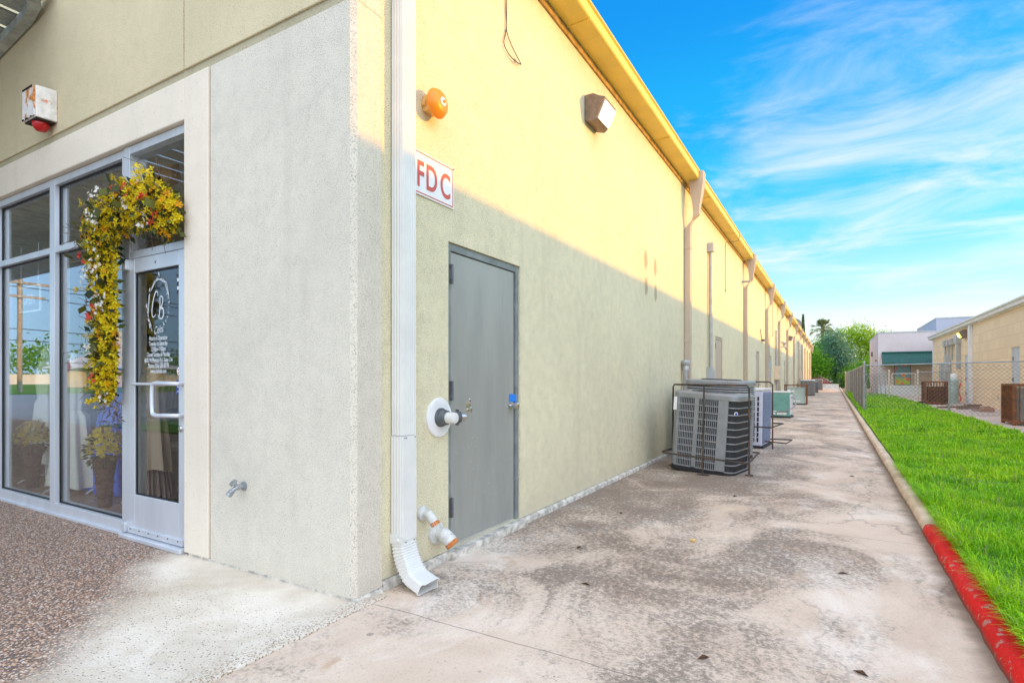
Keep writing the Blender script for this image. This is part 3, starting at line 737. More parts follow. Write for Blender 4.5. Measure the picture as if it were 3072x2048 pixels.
# steel doors in the side wall
def side_door(y0, y1, mat, first=False):
    mb = MB(); x = WX
    mb.box(x-.12, x-.016, y0, y0+.05, .055, 2.2); mb.box(x-.12, x-.016, y1-.05, y1, .055, 2.2); mb.box(x-.12, x-.016, y0+.0505, y1-.0505, 2.145, 2.199)
    mb.box(x-.12, x-.046, y1-.068, y1-.0505, .056, 2.144)
    fr = mb.build('door', 'door_frame' if first else mat, B, bevel=.002)
    mb = MB(); mb.box(x-.075, x-.026, y0+.0535, y1-.069, .075, 2.139); lf = mb.build('door_leaf', mat, fr, bevel=.003)
    mb = MB(); mb.box(x-.13, x+.06, y0-.03, y1+.03, -.04, .053); mb.build('sill', 'foundation', fr, bevel=.006)
    for z in (.34, 1.16, 1.98):
        mb = MB(); mb.box(x-.0155, x-.011, y0+.012, y0+.046, z-.066, z+.066); mb.lathe([(.0115, -.068), (.0115, .068)], (x-.008, y0+.052, z), (0,0,1), 10); mb.build('hinge', 'dark_steel', fr)
    mb = MB(); yk = y1-.125
    mb.lathe([(.034,0),(.034,.008),(.014,.010),(.013,.030),(.026,.038),(.032,.055),(.028,.072),(.012,.078)], (x-.026, yk, 1.02), (1,0,0), 20); mb.build('knob', 'chrome', fr, smooth=True)
    mb = MB(); mb.box(x-.120, x-.04, y0+.051, y1-.051, .054, .072); mb.build('threshold', 'alum', fr)
    return fr
d1 = side_door(*doorsY[0], 'steel_door', True); d1['label'] = 'scuffed grey green steel door with blue tape over the latch'
mb = MB(); yk = doorsY[0][1]-.125; x = WX
pts = [(x-.023, yk-.018, 1.115), (x-.022, yk+.02, 1.118), (x-.020, yk+.055, 1.112), (x-.010, yk+.075, 1.108)]
vs = [p for p in pts] + [(a, b, c-.068+(.012 if i == 2 else 0)) for i, (a, b, c) in enumerate(pts)]
mb.add(vs, [(i, i+1, 5+i, 4+i) for i in range(3)]); mb.add([(a-.003, b, c) for a, b, c in vs], [(i, i+1, 5+i, 4+i) for i in range(3)]); mb.build('tape', 'blue_tape', d1)
mb = MB(); mb.lathe([(.012,0),(.022,.008),(.024,.02),(.014,.03)], (WX-.030, yk+.062, 1.025), (.5,.25,0), 14); mb.build('lock_cylinder', 'chrome', d1, smooth=True)
mb = MB()    # dents left by the fire coupling
for (yy, zz_, r_) in ((3.36, 1.05, .03), (3.385, 1.015, .022), (3.345, 1.01, .018), (3.375, 1.085, .016)): mb.lathe([(r_, 0), (r_*.7, .002), (r_*.2, .0035)], (WX-.0258, yy, zz_), (1, 0, 0), 12)
loose(mb, 'dent', 'chrome', d1, smooth=True)
for a, b in doorsY[1:]: side_door(a, b, 'tan_metal')
# storefront: aluminium frame members
GY = 2.262
def window(x0, x1, name='window'):
    f = MB()
    f.box(x0, x0+.052, 2.215, 2.33, .02, 3.055); f.box(x1-.052, x1, 2.215, 2.33, .02, 3.055)
    f.box(x0+.0525, x1-.0525, 2.216, 2.33, 2.995, 3.054); f.box(x0+.0525, x1-.0525, 2.216, 2.33, .02, .118); f.box(x0+.0525, x1-.0525, 2.216, 2.33, 2.385, 2.44)
    f.box(x0, x1, 2.196, 2.2145, .012, .035)
    o = f.build('window', 'alum', B, bevel=.002)
    for z0, z1 in ((.118, 2.385), (2.44, 2.995)):
        p = MB(); p.box(x0+.0525, x1-.0525, GY, GY+.006, z0, z1); p.build('pane', 'glass', o)
        q = MB(); q.box(x0+.0526, x0+.064, GY-.012, GY-.0005, z0, z1); q.box(x1-.064, x1-.0526, GY-.012, GY-.0005, z0, z1); q.box(x0+.0645, x1-.0645, GY-.012, GY-.0005, z1-.011, z1); q.box(x0+.0645, x1-.0645, GY-.012, GY-.0005, z0, z0+.011); q.build('gasket', 'gasket', o)
    return o
window(-4.87-1.27, -4.832); window(-7.46, -6.142); window(-8.80, -7.462)
# transom above the door and the glazed door
f = MB(); f.box(-4.83, -4.745, 2.205, 2.33, .02, 3.055); f.box(-3.972, -3.937, 2.205, 2.33, .02, 3.055); f.box(-4.7445, -3.9725, 2.206, 2.33, 2.995, 3.054); f.box(-4.7445, -3.9725, 2.206, 2.33, 2.175, 2.232)
tr = f.build('window', 'alum', B, bevel=.002); p = MB(); p.box(-4.7445, -3.9725, GY, GY+.006, 2.232, 2.995); p.build('pane', 'glass', tr)
f = MB()
dx0, dx1 = -4.742, -3.976
f.box(dx0, dx0+.078, 2.20, 2.246, .055, 2.170); f.box(dx1-.075, dx1, 2.20, 2.246, .055, 2.170)
f.box(dx0+.0785, dx1-.0755, 2.201, 2.245, 2.062, 2.169); f.box(dx0+.0785, dx1-.0755, 2.201, 2.245, .056, .352)
sd_ = f.build('shop_door', 'alum', B, bevel=.003); sd_['label'] = 'aluminium framed glass shop door with white lettering'
p = MB(); p.box(dx0+.0785, dx1-.0755, 2.222, 2.228, .352, 2.062); p.build('pane', 'door_glass', sd_)
p = MB()
for a in ((dx0+.0786, dx0+.088, .352, 2.062), (dx1-.085, dx1-.0756, .352, 2.062), (dx0+.0885, dx1-.0855, .352, .362), (dx0+.0885, dx1-.0855, 2.052, 2.062)): p.box(a[0], a[1], 2.212, 2.2215, a[2], a[3])
p.build('gasket', 'gasket', sd_)
p = MB(); p.box(dx0-.06, dx1+.03, 2.15, 2.30, .0125, .05); p.build('threshold', 'alum', sd_, bevel=.008)
p = MB(); p.box(dx0+.01, dx1-.004, 2.185, 2.1995, .058, .098)
p.build('sweep_strip', 'alum', sd_)
p = MB()
for i in range(6): p.lathe([(.006,0),(.005,.004)], (dx0+.05+.132*i, 2.185, .088), (0,-1,0), 8)
loose(p, 'screw', 'dark_steel', sd_)
p = MB(); p.tube([(dx0+.07, 2.19, 1.205), (dx1-.20, 2.19, 1.205)], .012, 10); p.build('push_bar', 'alum', sd_, smooth=True)
p = MB(); p.tube(spline([(dx1-.02, 2.20, 1.21), (dx1-.03, 2.15, 1.21), (dx1-.10, 2.125, 1.212), (dx1-.23, 2.118, 1.212), (dx1-.262, 2.118, 1.18), (dx1-.262, 2.118, 1.02), (dx1-.23, 2.118, .985), (dx1-.10, 2.125, .985), (dx1-.03, 2.15, .985), (dx1-.02, 2.20, .985)], 5), .0155, 12); p.build('handle', 'alum', sd_, smooth=True)
p = MB(); p.lathe([(.022,0),(.022,.012),(.015,.018)], (dx1-.035, 2.20, .89), (0,-1,0), 18); p.build('lock_cylinder', 'chrome', sd_, smooth=True)
p = MB(); p.lathe([(.012,0),(.008,.008)], (-4.36, 2.2, 2.115), (0,-1,0), 12); p.build('screw_cover', 'chrome', sd_)
p = MB(); p.box(-4.79, -4.735, 2.17, 2.204, 2.09, 2.17); p.box(-4.80, -4.74, 2.165, 2.204, .06, .13); loose(p, 'pivot_hinge', 'alum', sd_, bevel=.006)
# lettering and logo on the glass
LY = 2.2205
t = MB(); cxl = -4.362
lines = [('Hours of Operation', 1.535), ('Tuesday to Saturday', 1.494), ('12:00pm-7:00pm', 1.453), ('Closed Sunday & Monday', 1.412), ('8602 McPherson Rd, Suite 114', 1.370), ('Phone: (956) 285-8778', 1.329), ('www.cielosb.com', 1.288)]
for s_, z in lines: put_text(t, s_, (cxl, LY, z), (1,0,0), (0,0,1), .047, .66, 0, 'CENTER', 0, .012)
def P2f(pts): return [(cxl+a, LY, 1.79+b) for a, b in pts]
th = lambda k: .004+.007*math.sin(k*math.pi)
stroke(t, spline(P2f([(-.005,.075),(-.012,.105),(-.04,.10),(-.075,.03),(-.088,-.05),(-.068,-.082),(-.03,-.06)]), 6), th)
stroke(t, spline(P2f([(.028,.055),(.022,-.02),(.012,-.105)]), 6), th)
stroke(t, spline(P2f([(.005,.02),(.03,.066),(.062,.058),(.055,.01),(.026,-.028),(.06,-.02),(.075,-.06),(.052,-.098),(.01,-.085),(-.004,-.06)]), 6), th)
hexp = [(-.142,-.06),(-.118,.10),(-.055,.185),(.045,.20),(.115,.165),(.148,.05)]
hex2 = [(-.118,-.165),(-.150,-.02),(-.128,.09),(-.02,.205),(.09,.170),(.152,.042)]
for H in (hexp, hex2):
    for a, b in zip(H[:-1], H[1:]): stroke(t, P2f([a, b]), .0055)
stroke(t, P2f([(-.15,-.06),(-.095,-.15)]), .0055); stroke(t, P2f([(-.085,-.185),(-.15,-.085)]), .0055)
for (a, b, ang) in ((.01,.235,110),(.055,.19,10),(-.165,.01,100),(-.148,-.03,70),(-.12,.13,60)):
    dx, dz = math.cos(R(ang))*.022, math.sin(R(ang))*.022
    stroke(t, P2f([(a-dx,b-dz),(a,b),(a+dx,b+dz)]), lambda k: .001+.013*math.sin(k*math.pi))
put_text(t, 'Cielos', (cxl+.005, LY, 1.585), (.99,0,.12), (0,0,1), .082, .62, .35, 'CENTER', 0, -.006)
import itertools
for i, ch in enumerate('Boutique'):
    a = R(-58+13.5*i); rr_ = .155; o = Vector((cxl+rr_*math.cos(a), LY, 1.79-.01+rr_*math.sin(a)*1.05))
    put_text(t, ch, o, (-math.sin(a),0,math.cos(a)), (-math.cos(a),0,-math.sin(a)), .036, .8, 0, 'CENTER')
t.build('lettering', 'lettering', sd_)
t = MB()
t.box(-4.115, -4.062, 2.2195, 2.2215, 1.135, 1.235, 0); t.box(-4.105, -4.072, 2.2185, 2.2194, 1.150, 1.156, 1)
t.lathe([(.020,0),(.020,.001)], (-4.088, 2.2190, 1.20), (0,-1,0), 20, 1); t.lathe([(.013,0),(.013,.001)], (-4.088, 2.2178, 1.20), (0,-1,0), 20, 0)
t.lathe([(.030,0),(.030,.001)], (-4.078, 2.2200, 1.30), (0,-1,0), 20, 1); t.lathe([(.020,0),(.020,.001)], (-4.078, 2.2188, 1.298), (0,-1,0), 20, 2); t.box(-4.10, -4.056, 2.2175, 2.2185, 1.292, 1.306, 1)
for i in range(5): t.box(-4.112+.006*(i % 2), -4.062, 2.2195, 2.2215, 1.86+.03*i, 1.882+.03*i, 3 if i % 2 == 0 else 1)
t.build('decal', ['decal_blue', 'lettering', 'decal_red', 'decal_black'], sd_)
# porch canopy: ribbed sheet metal soffit with a pale edge moulding
mb = MB(); xs_ = -5.95; k = 0
x = xs_
while x > -30:
    zc = 4.53 + .11*(max(x, -9)+7.2); mb.box(x-.27, x, -2.4, 2.16, zc, zc+.03); mb.box(x-.30, x-.2705, -2.4, 2.16, zc+.02, zc+.055); x -= .30
mb.box(-30, -5.94, -2.6, -2.405, 4.35, 5.0)
can = mb.build('porch_canopy', 'canopy', B, bevel=.004)
mb = MB()
pth = [(-30, 2.13, 4.29), (-9, 2.13, 4.29), (-7.2, 2.13, 4.49), (-6.4, 2.13, 4.58), (-6.15, 2.10, 4.605), (-6.0, 1.98, 4.62), (-5.92, 1.75, 4.63), (-5.90, 1.3, 4.63), (-5.90, -2.4, 4.63)]
mb.sweep(pth, [(-.035,-.05),(.045,-.05),(.045,.03),(.02,.05),(-.035,.05)]); mb.build('moulding', 'canopy', can)
# shop interior
mb = MB(); mb.add([(-20,2.34,.03),(-2.6,2.34,.03),(-2.6,8,.03),(-20,8,.03)], [(0,1,2,3)]); mb.build('floor', 'infloor', B)
mb = MB()
mb.add([(-20,8,.03),(-2.6,8,.03),(-2.6,8,3.3),(-20,8,3.3)], [(0,1,2,3)]); mb.add([(-20,2.34,3.3),(-2.6,2.34,3.3),(-2.6,8,3.3),(-20,8,3.3)], [(0,1,2,3)])
mb.add([(-2.6,2.34,.03),(-2.6,8,.03),(-2.6,8,3.3),(-2.6,2.34,3.3)], [(0,1,2,3)]); mb.add([(-20,2.34,.03),(-20,8,.03),(-20,8,3.3),(-20,2.34,3.3)], [(0,1,2,3)])
mb.build('interior_wall', 'inwall', B)
mb = MB(); mb.box(-40, -8.81, 2.21, 2.6, .03, 3.055); mb.build('facade_infill', 'surround', B)

# ------------------------------------------------------------------ fixtures on the side wall and facade
# rusted siren box with red strobe
S = thing('siren', 'rust stained white siren box with red strobe beneath, above the storefront', 'siren', (-6.12, 2.18, 3.62))
mb = MB(); ri = [(-6.20, 2.18), (-5.93, 2.18), (-5.93, 2.13), (-5.95, 2.03), (-6.20, 2.03)]
mb.loft([[(x, y, 3.51) for x, y in ri], [(x, y, 3.785) for x, y in ri]]); hb = mb.build('housing', 'siren_box', S, bevel=.008)
mb = MB(); mb.box(-6.195, -5.955, 2.018, 2.029, 3.52, 3.775); mb.build('cover', 'siren_rust', S, bevel=.003)
mb = MB()
for i in range(18):
    x = random.uniform(-6.19, -6.0); z = random.choice((3.517, 3.778)); mb.box(x, x+random.uniform(.01,.04), 2.014, 2.0175, z-.008, z+.008)
mb.box(-6.19, -5.95, 2.035, 2.17, 3.498, 3.509); mb.box(-6.19, -6.0, 2.035, 2.17, 3.786, 3.790)
loose(mb, 'rust_edge', 'black_rust', S)
mb = MB(); mb.lathe([(.062,0),(.062,.02),(.056,.04),(.036,.066),(.014,.072)], (-6.05, 2.10, 3.497), (0,0,-1), 20); mb.build('strobe_lens', 'strobe', S, smooth=True)
# hose bibb on the facade panel
S = thing('hose_bibb', 'small galvanised hose tap sticking out of the front wall', 'tap', (-3.26, 2.18, .56))
mb = MB(); mb.lathe([(.030,0),(.030,.006),(.014,.010),(.014,.03),(.018,.032),(.018,.050)], (-3.26,2.18,.56), (0,-1,0), 14)
mb.tube([(-3.26,2.135,.56),(-3.263,2.115,.552),(-3.266,2.10,.54)], .015, 10); mb.lathe([(.019,0),(.019,.012),(.0165,.014),(.019,.018),(.019,.035)], (-3.266,2.10,.54), (-.1,-.5,-.6), 12); mb.build('spout', 'galv', S, smooth=True)
mb = MB(); mb.tube([(-3.26,2.14,.56),(-3.266,2.12,.58)], .011, 10); mb.lathe([(.010,0),(.024,.006),(.024,.022),(.016,.024)], (-3.266,2.12,.58), (-.15,-.5,.6), 14); mb.build('valve_stem', 'galv', S, smooth=True)
# fire alarm bell
S = thing('alarm_bell', 'orange fire alarm bell on a tan backbox', 'alarm bell', (WX, 2.83, 3.06))
mb = MB(); mb.box(WX, WX+.068, 2.80, 2.90, 2.985, 3.085); mb.box(WX, WX+.03, 2.785, 2.915, 3.015, 3.055); mb.box(WX+.0685, WX+.09, 2.82, 2.87, 2.975, 2.995); mb.build('backbox', 'bell_box', S, bevel=.004)
mb = MB(); mb.lathe([(.093,.072),(.095,.080),(.091,.088),(.080,.108),(.058,.122),(.03,.128),(.028,.128)], (WX,2.85,3.035), (1,0,0), 40); mb.build('gong', 'bell_orange', S, smooth=True)
mb = MB(); mb.lathe([(.028,0),(.028,.004),(.024,.006)], (WX+.129,2.85,3.035), (1,0,0), 24); mb.build('badge', 'sign_white', S)
mb = MB(); mb.lathe([(.011,0),(.011,.008),(.005,.010)], (WX+.1355,2.85,3.035), (1,0,0), 6); mb.build('bolt', 'bell_orange', S)
# FDC sign
S = thing('fdc_sign', 'white sign with red letters FDC beside the corner downspout', 'sign', (WX, 2.885, 2.43))
mb = MB(); mb.box(WX+.004, WX+.010, 2.64, 3.129, 2.43, 2.715); mb.build('plate', 'sign_white', S)
mb = MB(); e = WX+.0115
for s_, yc in (('F', 2.765), ('D', 2.880), ('C', 3.030)): put_text(mb, s_, (e, yc, 2.485), (0,1,0), (0,0,1), .235, .72, 0, 'CENTER', 0, .018)
for (a, b, c, d) in ((2.65,3.118,2.440,2.447),(2.65,3.118,2.698,2.705),(2.65,2.657,2.447,2.698),(3.111,3.118,2.447,2.698)): mb.box(e-.0012, e, a, b, c, d)
mb.build('lettering', 'red_letter', S)
mb = MB()
for y, z in ((3.122, 2.708), (2.648, 2.708)): mb.lathe([(.006,0),(.004,.005)], (WX+.010, y, z), (1,0,0), 8)
loose(mb, 'screw', 'dark_steel', S)
# lit wall pack lamp
def wall_pack(y, z, label, lens='lamp_lens', core='lamp_core', sx=1, wx=WX, k=1.0, group=None):
    S = thing('wall_lamp', label, 'lamp', (wx, y, z), group)
    mb = MB(); h = .15*k; wd = .17*k
    prof = [(0,-h*.8),(0,h),(.10*k,h),(.17*k,h*.72),(.235*k,h*.55),(.225*k,h*.40),(.14*k,-h*.8),(.10*k,-h)]
    mb.loft([[(wx+sx*a, y-wd, z+b) for a, b in prof], [(wx+sx*a, y+wd, z+b) for a, b in prof]]); mb.build('housing', 'bronze', S, bevel=.006)
    mb = MB(); a0 = Vector((wx+sx*.228*k, 0, z+h*.38)); a1 = Vector((wx+sx*.145*k, 0, z-h*.78)); nn = Vector((sx*.85,0,-.45)).normalized()
    q = []
    for dd, ins in ((.003,.0), (.025*k,.012*k), (.034*k,.05*k)):
        u = (a1-a0).normalized(); q.append([Vector((p.x, yy, p.z)) + nn*dd for p, yy in ((a0+u*ins, y-wd*.88+ins), (a0+u*ins, y+wd*.88-ins), (a1-u*ins, y+wd*.88-ins), (a1-u*ins, y-wd*.88+ins))])
    mb.loft(q); mb.build('lens', lens, S, bevel=.003)
    if core:
        mb = MB(); c_ = (a0+a1)/2 + nn*.036*k; u = (a1-a0).normalized()
        mb.loft([[Vector((c_.x, y, c_.z)) + nn*d_ + u*.05*k*math.cos(t_)*s_ + Vector((0,1,0))*.10*k*math.sin(t_)*s_ for t_ in [2*math.pi*i/14 for i in range(14)]] for d_, s_ in ((0,1),(.006*k,.8))]); mb.build('bulb', core, S)
    mb = MB()
    for zz_ in (.25, -.35): mb.lathe([(.007*k,0),(.005*k,.004)], (wx+sx*.12*k, y-wd, z+h*zz_+.02), (0,-1,0), 8)
    loose(mb, 'screw', 'galv', S)
    return S
wall_pack(5.66, 4.13, 'lit bronze wall lamp under the gutter')
# loose wires
S = thing('hanging_wire', 'thin loose wire dangling with a kinked end high on the wall', 'wire', (WX, 3.84, 3.88))
mb = MB(); mb.tube(spline([(WX+.02,3.78,4.8),(WX+.012,3.845,4.55),(WX+.012,3.845,4.2),(WX+.012,3.845,4.08),(WX+.02,3.89,4.0),(WX+.02,3.99,3.945),(WX+.02,4.065,3.91),(WX+.02,4.03,3.895),(WX+.02,3.93,3.885),(WX+.018,3.85,3.90),(WX+.014,3.80,3.95),(WX+.012,3.83,4.05),(WX+.012,3.844,4.10)], 6), .0042, 6); mb.build('cable', 'wire', S)
mb = MB(); mb.tube(spline([(WX+.01,3.72,4.75),(WX+.01,3.80,4.5),(WX+.01,3.838,4.2),(WX+.01,3.842,4.09)], 6), .0022, 5); mb.tube([(WX+.02, 3.965+.014*math.cos(R(a)), 3.885+.014*math.sin(R(a))) for a in range(0, 361, 30)], .002, 5); mb.build('strand', 'wire', S)
def hang_wire(y, z0, label, end='hook'):
    S = thing('hanging_wire', label, 'wire', (WX, y, z0))
    mb = MB(); pts = spline([(-2.03,y+.55,4.93),(-2.06,y+.45,4.70),(-2.18,y+.25,4.62),(WX+.01,y+.12,4.60),(WX+.012,y+.03,4.45),(WX+.012,y,4.0),(WX+.012,y+.02,z0)], 5); mb.tube(pts, .006, 5)
    mb.tube([(WX+.015, y+.02+.03*math.cos(R(a)), z0-.03+.03*math.sin(R(a))) for a in range(0, 361, 40)], .005, 5); mb.build('cable', 'wire', S)
hang_wire(14.3, 3.42, 'thin black wire looped over the gutter beyond the second downspout')
hang_wire(26.3, 3.1, 'thin black wire hanging by the cream meter box')
# sprinkler fire connection
S = thing('fire_connection', 'steel fire hose connection on a round white wall plate', 'hose connection', (WX, 2.98, .98))
mb = MB(); mb.lathe([(.132,0),(.132,.010),(.128,.016),(.105,.018)], (WX,2.965,.985), (1,0,0), 48)
Z0 = .985; e = WX+.0195
for i, ch in enumerate('AUTO SPKR'):
    a = R(142-13*i); put_text(mb, ch, (e, 2.965-.112*math.cos(a)*-1*-1, Z0+.112*math.sin(a)), (0,math.sin(a),-math.cos(a)*-1*-1), (0,-math.cos(a)*-1*-1*-1*-1,math.sin(a)), .034, .8) if False else put_text(mb, ch, (e, 2.965+.094*math.cos(a), Z0+.094*math.sin(a)), (0,math.sin(a),-math.cos(a)), (0,math.cos(a),math.sin(a)), .032, .85)
for i, ch in enumerate('FIRE DEPT'):
    a = R(132-11*i); put_text(mb, ch, (e, 2.965+.072*math.cos(a), Z0+.072*math.sin(a)), (0,math.sin(a),-math.cos(a)), (0,math.cos(a),math.sin(a)), .024, .85)
mb.build('wall_plate', 'sign_white', S)
mb = MB(); mb.lathe([(.064,.012),(.064,.03),(.058,.034),(.056,.05),(.051,.056),(.048,.075),(.045,.08)], (WX,2.965,Z0), (1,0,0), 32); mb.build('collar', 'dark_steel', S, smooth=True)
mb = MB(); mb.lathe([(.038,0),(.038,.075),(.035,.086),(.031,.088)], (WX+.06,2.965,Z0), (1,-.05,0), 28); mb.lathe([(.009,.0885),(.009,.092)], (WX+.06,2.965,Z0-.012), (1,-.05,0), 12)
mb.build('cap', 'white_metal', S, smooth=True)
mb = MB(); O = Vector((WX+.085,2.965,Z0)); dv = Vector((.42,.90,0)).normalized()
mb.lathe([(.028,0),(.028,.045),(.040,.048),(.040,.085),(.030,.088)], O, dv, 24); 
for a in (90, -90): mb.box(O.x+.020, O.x+.038, O.y+.052, O.y+.068, Z0+(.036 if a > 0 else -.054), Z0+(.054 if a > 0 else -.036))
mb.build('swivel_coupling', 'dark_steel', S, smooth=True)
mb = MB(); mb.lathe([(.031,.088),(.031,.118),(.018,.120),(.018,.132)], O, dv, 22); mb.build('plug', 'chrome', S, smooth=True)
# two drain elbows
def drain(y, z, r, L_, label):
    S = thing('drain_pipe', label, 'pipe', (WX, y, z))
    mb = MB(); mb.lathe([(r*1.9,0),(r*1.9,.012),(r*1.75,.022),(r*1.1,.03)], (WX,y,z), (1,0,0), 24); mb.build('wall_flange', 'pipe_white', S, smooth=True)
    mb = MB(); pts = [(WX+.02,y,z),(WX+.035+L_*.3,y,z),(WX+.04+L_*.5,y,z-.006),(WX+.045+L_*.8,y+.006,z-.030),(WX+.05+L_*1.1,y+.012,z-.062)]
    pts = spline(pts, 4); n_ = 16
    mb.sweep(pts, [(r*math.cos(2*math.pi*i/n_), r*math.sin(2*math.pi*i/n_)) for i in range(n_)], scales=[1.18 if 5 < i else 1 for i in range(len(pts))]); mb.build('elbow', 'pipe_white', S, smooth=True)
    mb = MB(); e_ = Vector(pts[-1]); d_ = (e_-Vector(pts[-3])).normalized()
    mb.lathe([(r*1.19,-.02),(r*1.19,.006),(r*.9,.006),(r*.85,-.03)], e_, d_, 18, cap=False); mb.lathe([(r*.9,-.012),(r*.5,-.013)], e_, d_, 18); mb.build('rusty_mouth', 'pipe_rust', S, smooth=True)
drain(2.79, .375, .026, .05, 'narrow white drain elbow, upper of the pair by the corner downspout')
drain(2.93, .215, .040, .08, 'wide white drain elbow with rusty mouth, lower of the pair by the door')
# capped vent pipe, conduits, boxes further along
S = thing('vent_pipe', 'grey capped vent pipe before the first tan downspout', 'pipe', (WX+.07, 9.86, 0))
mb = MB(); mb.tube([(WX+.07,9.86,0),(WX+.07,9.86,1.42)], .042, 12); mb.build('pipe', 'conduit', S, smooth=True)
mb = MB(); mb.lathe([(.055,1.38),(.055,1.45),(.048,1.46),(.048,1.48),(.075,1.49),(.08,1.53),(.06,1.56),(.02,1.57)], (WX+.07,9.86,0), (0,0,1), 14); mb.build('cap', 'conduit', S, smooth=True)
S = thing('conduit', 'tall grey conduit with weatherhead between the first two tan downspouts', 'conduit', (WX+.06, 12.2, 0))
mb = MB(); mb.tube([(WX+.06,12.2,1.45),(WX+.06,12.2,3.95)], .033, 10); mb.tube([(WX+.05,12.34,1.42),(WX+.05,12.34,4.0)], .02, 8); mb.build('tube', 'conduit', S, smooth=True)
mb = MB(); mb.box(WX,WX+.12,12.12,12.29,3.92,4.10); mb.tube([(WX+.05,12.34,3.98),(WX+.05,12.35,4.08),(WX+.05,12.43,4.08),(WX+.05,12.44,3.97)], .022, 8); mb.build('weatherhead', 'conduit', S)
mb = MB(); mb.box(WX,WX+.11,12.05,12.3,1.15,1.47); mb.box(WX,WX+.09,12.36,12.5,1.15,1.42); loose(mb, 'switch_box', 'grey_box', S, bevel=.005)
def meter(y, z, k, label, mat='cream_box'):
    S = thing('meter_box', label, 'electric box', (WX, y, z), 'electric boxes along the alley wall')
    mb = MB(); mb.box(WX,WX+.22*k,y-.32*k,y+.32*k,z,z+.62*k); mb.build('box', mat, S, bevel=.01)
    mb = MB(); mb.lathe([(.022,0),(.018,.012)], (WX+.22*k, y+.08, z+.3*k), (1,0,0), 10); mb.build('latch', 'dark_steel', S)
    mb = MB(); mb.tube([(WX+.07,y-.1,z+.6*k),(WX+.07,y-.1,3.4)], .04, 8); mb.tube([(WX+.07,y+.12,z+.6*k),(WX+.07,y+.12,2.7)], .025, 8); mb.tube([(WX+.07,y,0.02),(WX+.07,y,z)], .035, 8); mb.box(WX,WX+.14,y-.12,y+.12,z-.16,z-.002); mb.build('conduit', 'conduit', S)
meter(27.6, 1.17, 1.0, 'cream meter box on conduits, the nearer of two down the alley')
meter(46.8, 1.20, 1.0, 'cream meter box on conduits, the farther of two down the alley')
S = thing('pipe_bracket', 'small pipe stub sticking out of the wall near the second tan downspout', 'bracket', (WX, 17.2, 4.05)); mb = MB(); mb.tube([(WX,17.25,4.05),(WX+.22,17.25,4.05)], .03, 8); mb.box(WX,WX+.01,17.18,17.32,3.98,4.12); mb.build('stub', 'conduit', S)
S = thing('cable_box', 'small junction boxes with loose coax before the third tan downspout', 'junction box', (WX, 22.9, 2.7)); mb = MB(); mb.box(WX,WX+.1,22.2,22.5,2.62,2.68); mb.build('bracket', 'dark_steel', S); mb = MB(); mb.tube(spline([(WX+.03,22.2,2.66),(WX+.04,21.8,2.75),(WX+.03,21.6,3.0)], 5), .012, 5); mb.build('cable', 'wire', S)
S = thing('breaker_panel', 'grey breaker box with conduit next to the third alley door', 'electric box', (WX, 24.6, .9)); mb = MB(); mb.box(WX,WX+.12,24.35,24.75,1.6,1.95); mb.box(WX,WX+.12,24.4,24.7,1.25,1.52); loose(mb, 'box', 'grey_box', S, bevel=.006); mb = MB(); mb.tube([(WX+.05,24.55,1.95),(WX+.05,24.55,2.9)], .02, 6); mb.tube(spline([(WX+.04,24.4,1.95),(WX+.05,24.2,2.3),(WX+.04,24.3,2.8)], 5), .01, 5); mb.build('conduit', 'conduit', S)
wall_pack(36.6, 3.6, 'unlit bronze wall lamp by the middle alley downspouts', 'sign_white', None, k=1.0)
for i, (y, z) in enumerate(((29.9, 3.0), (31.2, 2.85))):
    S = thing('flood_lamp', ['grey flood lamp on the alley wall, nearer of a pair', 'grey flood lamp on the alley wall, farther of a pair'][i], 'lamp', (WX, y, z), 'flood lamps on the alley wall')
    mb = MB(); mb.lathe([(.05,0),(.05,.03)], (WX,y,z), (1,0,0), 12); mb.tube([(WX+.02,y,z),(WX+.12,y,z)], .02, 8); mb.build('mount', 'grey_box', S)
    mb = MB(); mb.lathe([(.04,0),(.05,.08),(.10,.22),(.09,.225)], (WX+.10,y,z+.03), (.6,-.3,-.5), 14); mb.build('lamp_head', 'grey_box', S, smooth=True)
S = thing('satellite_dish', 'small dark dish standing on the far roof edge', 'dish', (-2.6, 47.5, 5.0)); mb = MB(); mb.tube([(-2.6,47.5,4.85),(-2.6,47.5,5.25)], .03, 8); mb.build('mast', 'galv', S); mb = MB(); mb.lathe([(.05,.0),(.25,.04),(.42,.14),(.43,.145)], (-2.55,47.4,5.35), (.2,-.8,.35), 18); mb.build('reflector', 'bronze', S, smooth=True)
# old lamp stains on the wall are thin rust marks left by removed fittings
def stain_mat():
    t = NT('rust_stain'); n = t.noise(12, 5, .65); x, y, z = t.sep()
    d = t.math('SQRT', t.math('ADD', t.math('POWER', t.math('DIVIDE', y, .10), 2.0), t.math('POWER', t.math('DIVIDE', z, .17), 2.0)))
    a = t.math('MULTIPLY', t.ramp(t.math('ADD', d, t.math('MULTIPLY', t.math('SUBTRACT', n, .5), .7)), 1.0, .45), .34)
    t.set('Base Color', (.34, .22, .11, 1)); t.set('Roughness', .95)
    tr = t.n.new('ShaderNodeBsdfTransparent'); mx = t.n.new('ShaderNodeMixShader'); t.l.new(a, mx.inputs[0]); t.l.new(tr.outputs[0], mx.inputs[1]); t.l.new(t.b.outputs[0], mx.inputs[2]); t.l.new(mx.outputs[0], t.n['Material Output'].inputs[0]); return t.m
M['stain'] = stain_mat()
sb = MB(); sb.add([(0,-.13,-.24),(0,.13,-.24),(0,.13,.24),(0,-.13,.24)], [(0,1,2,3)])
st0 = sb.build('wall_stain', 'stain', B, local=True)
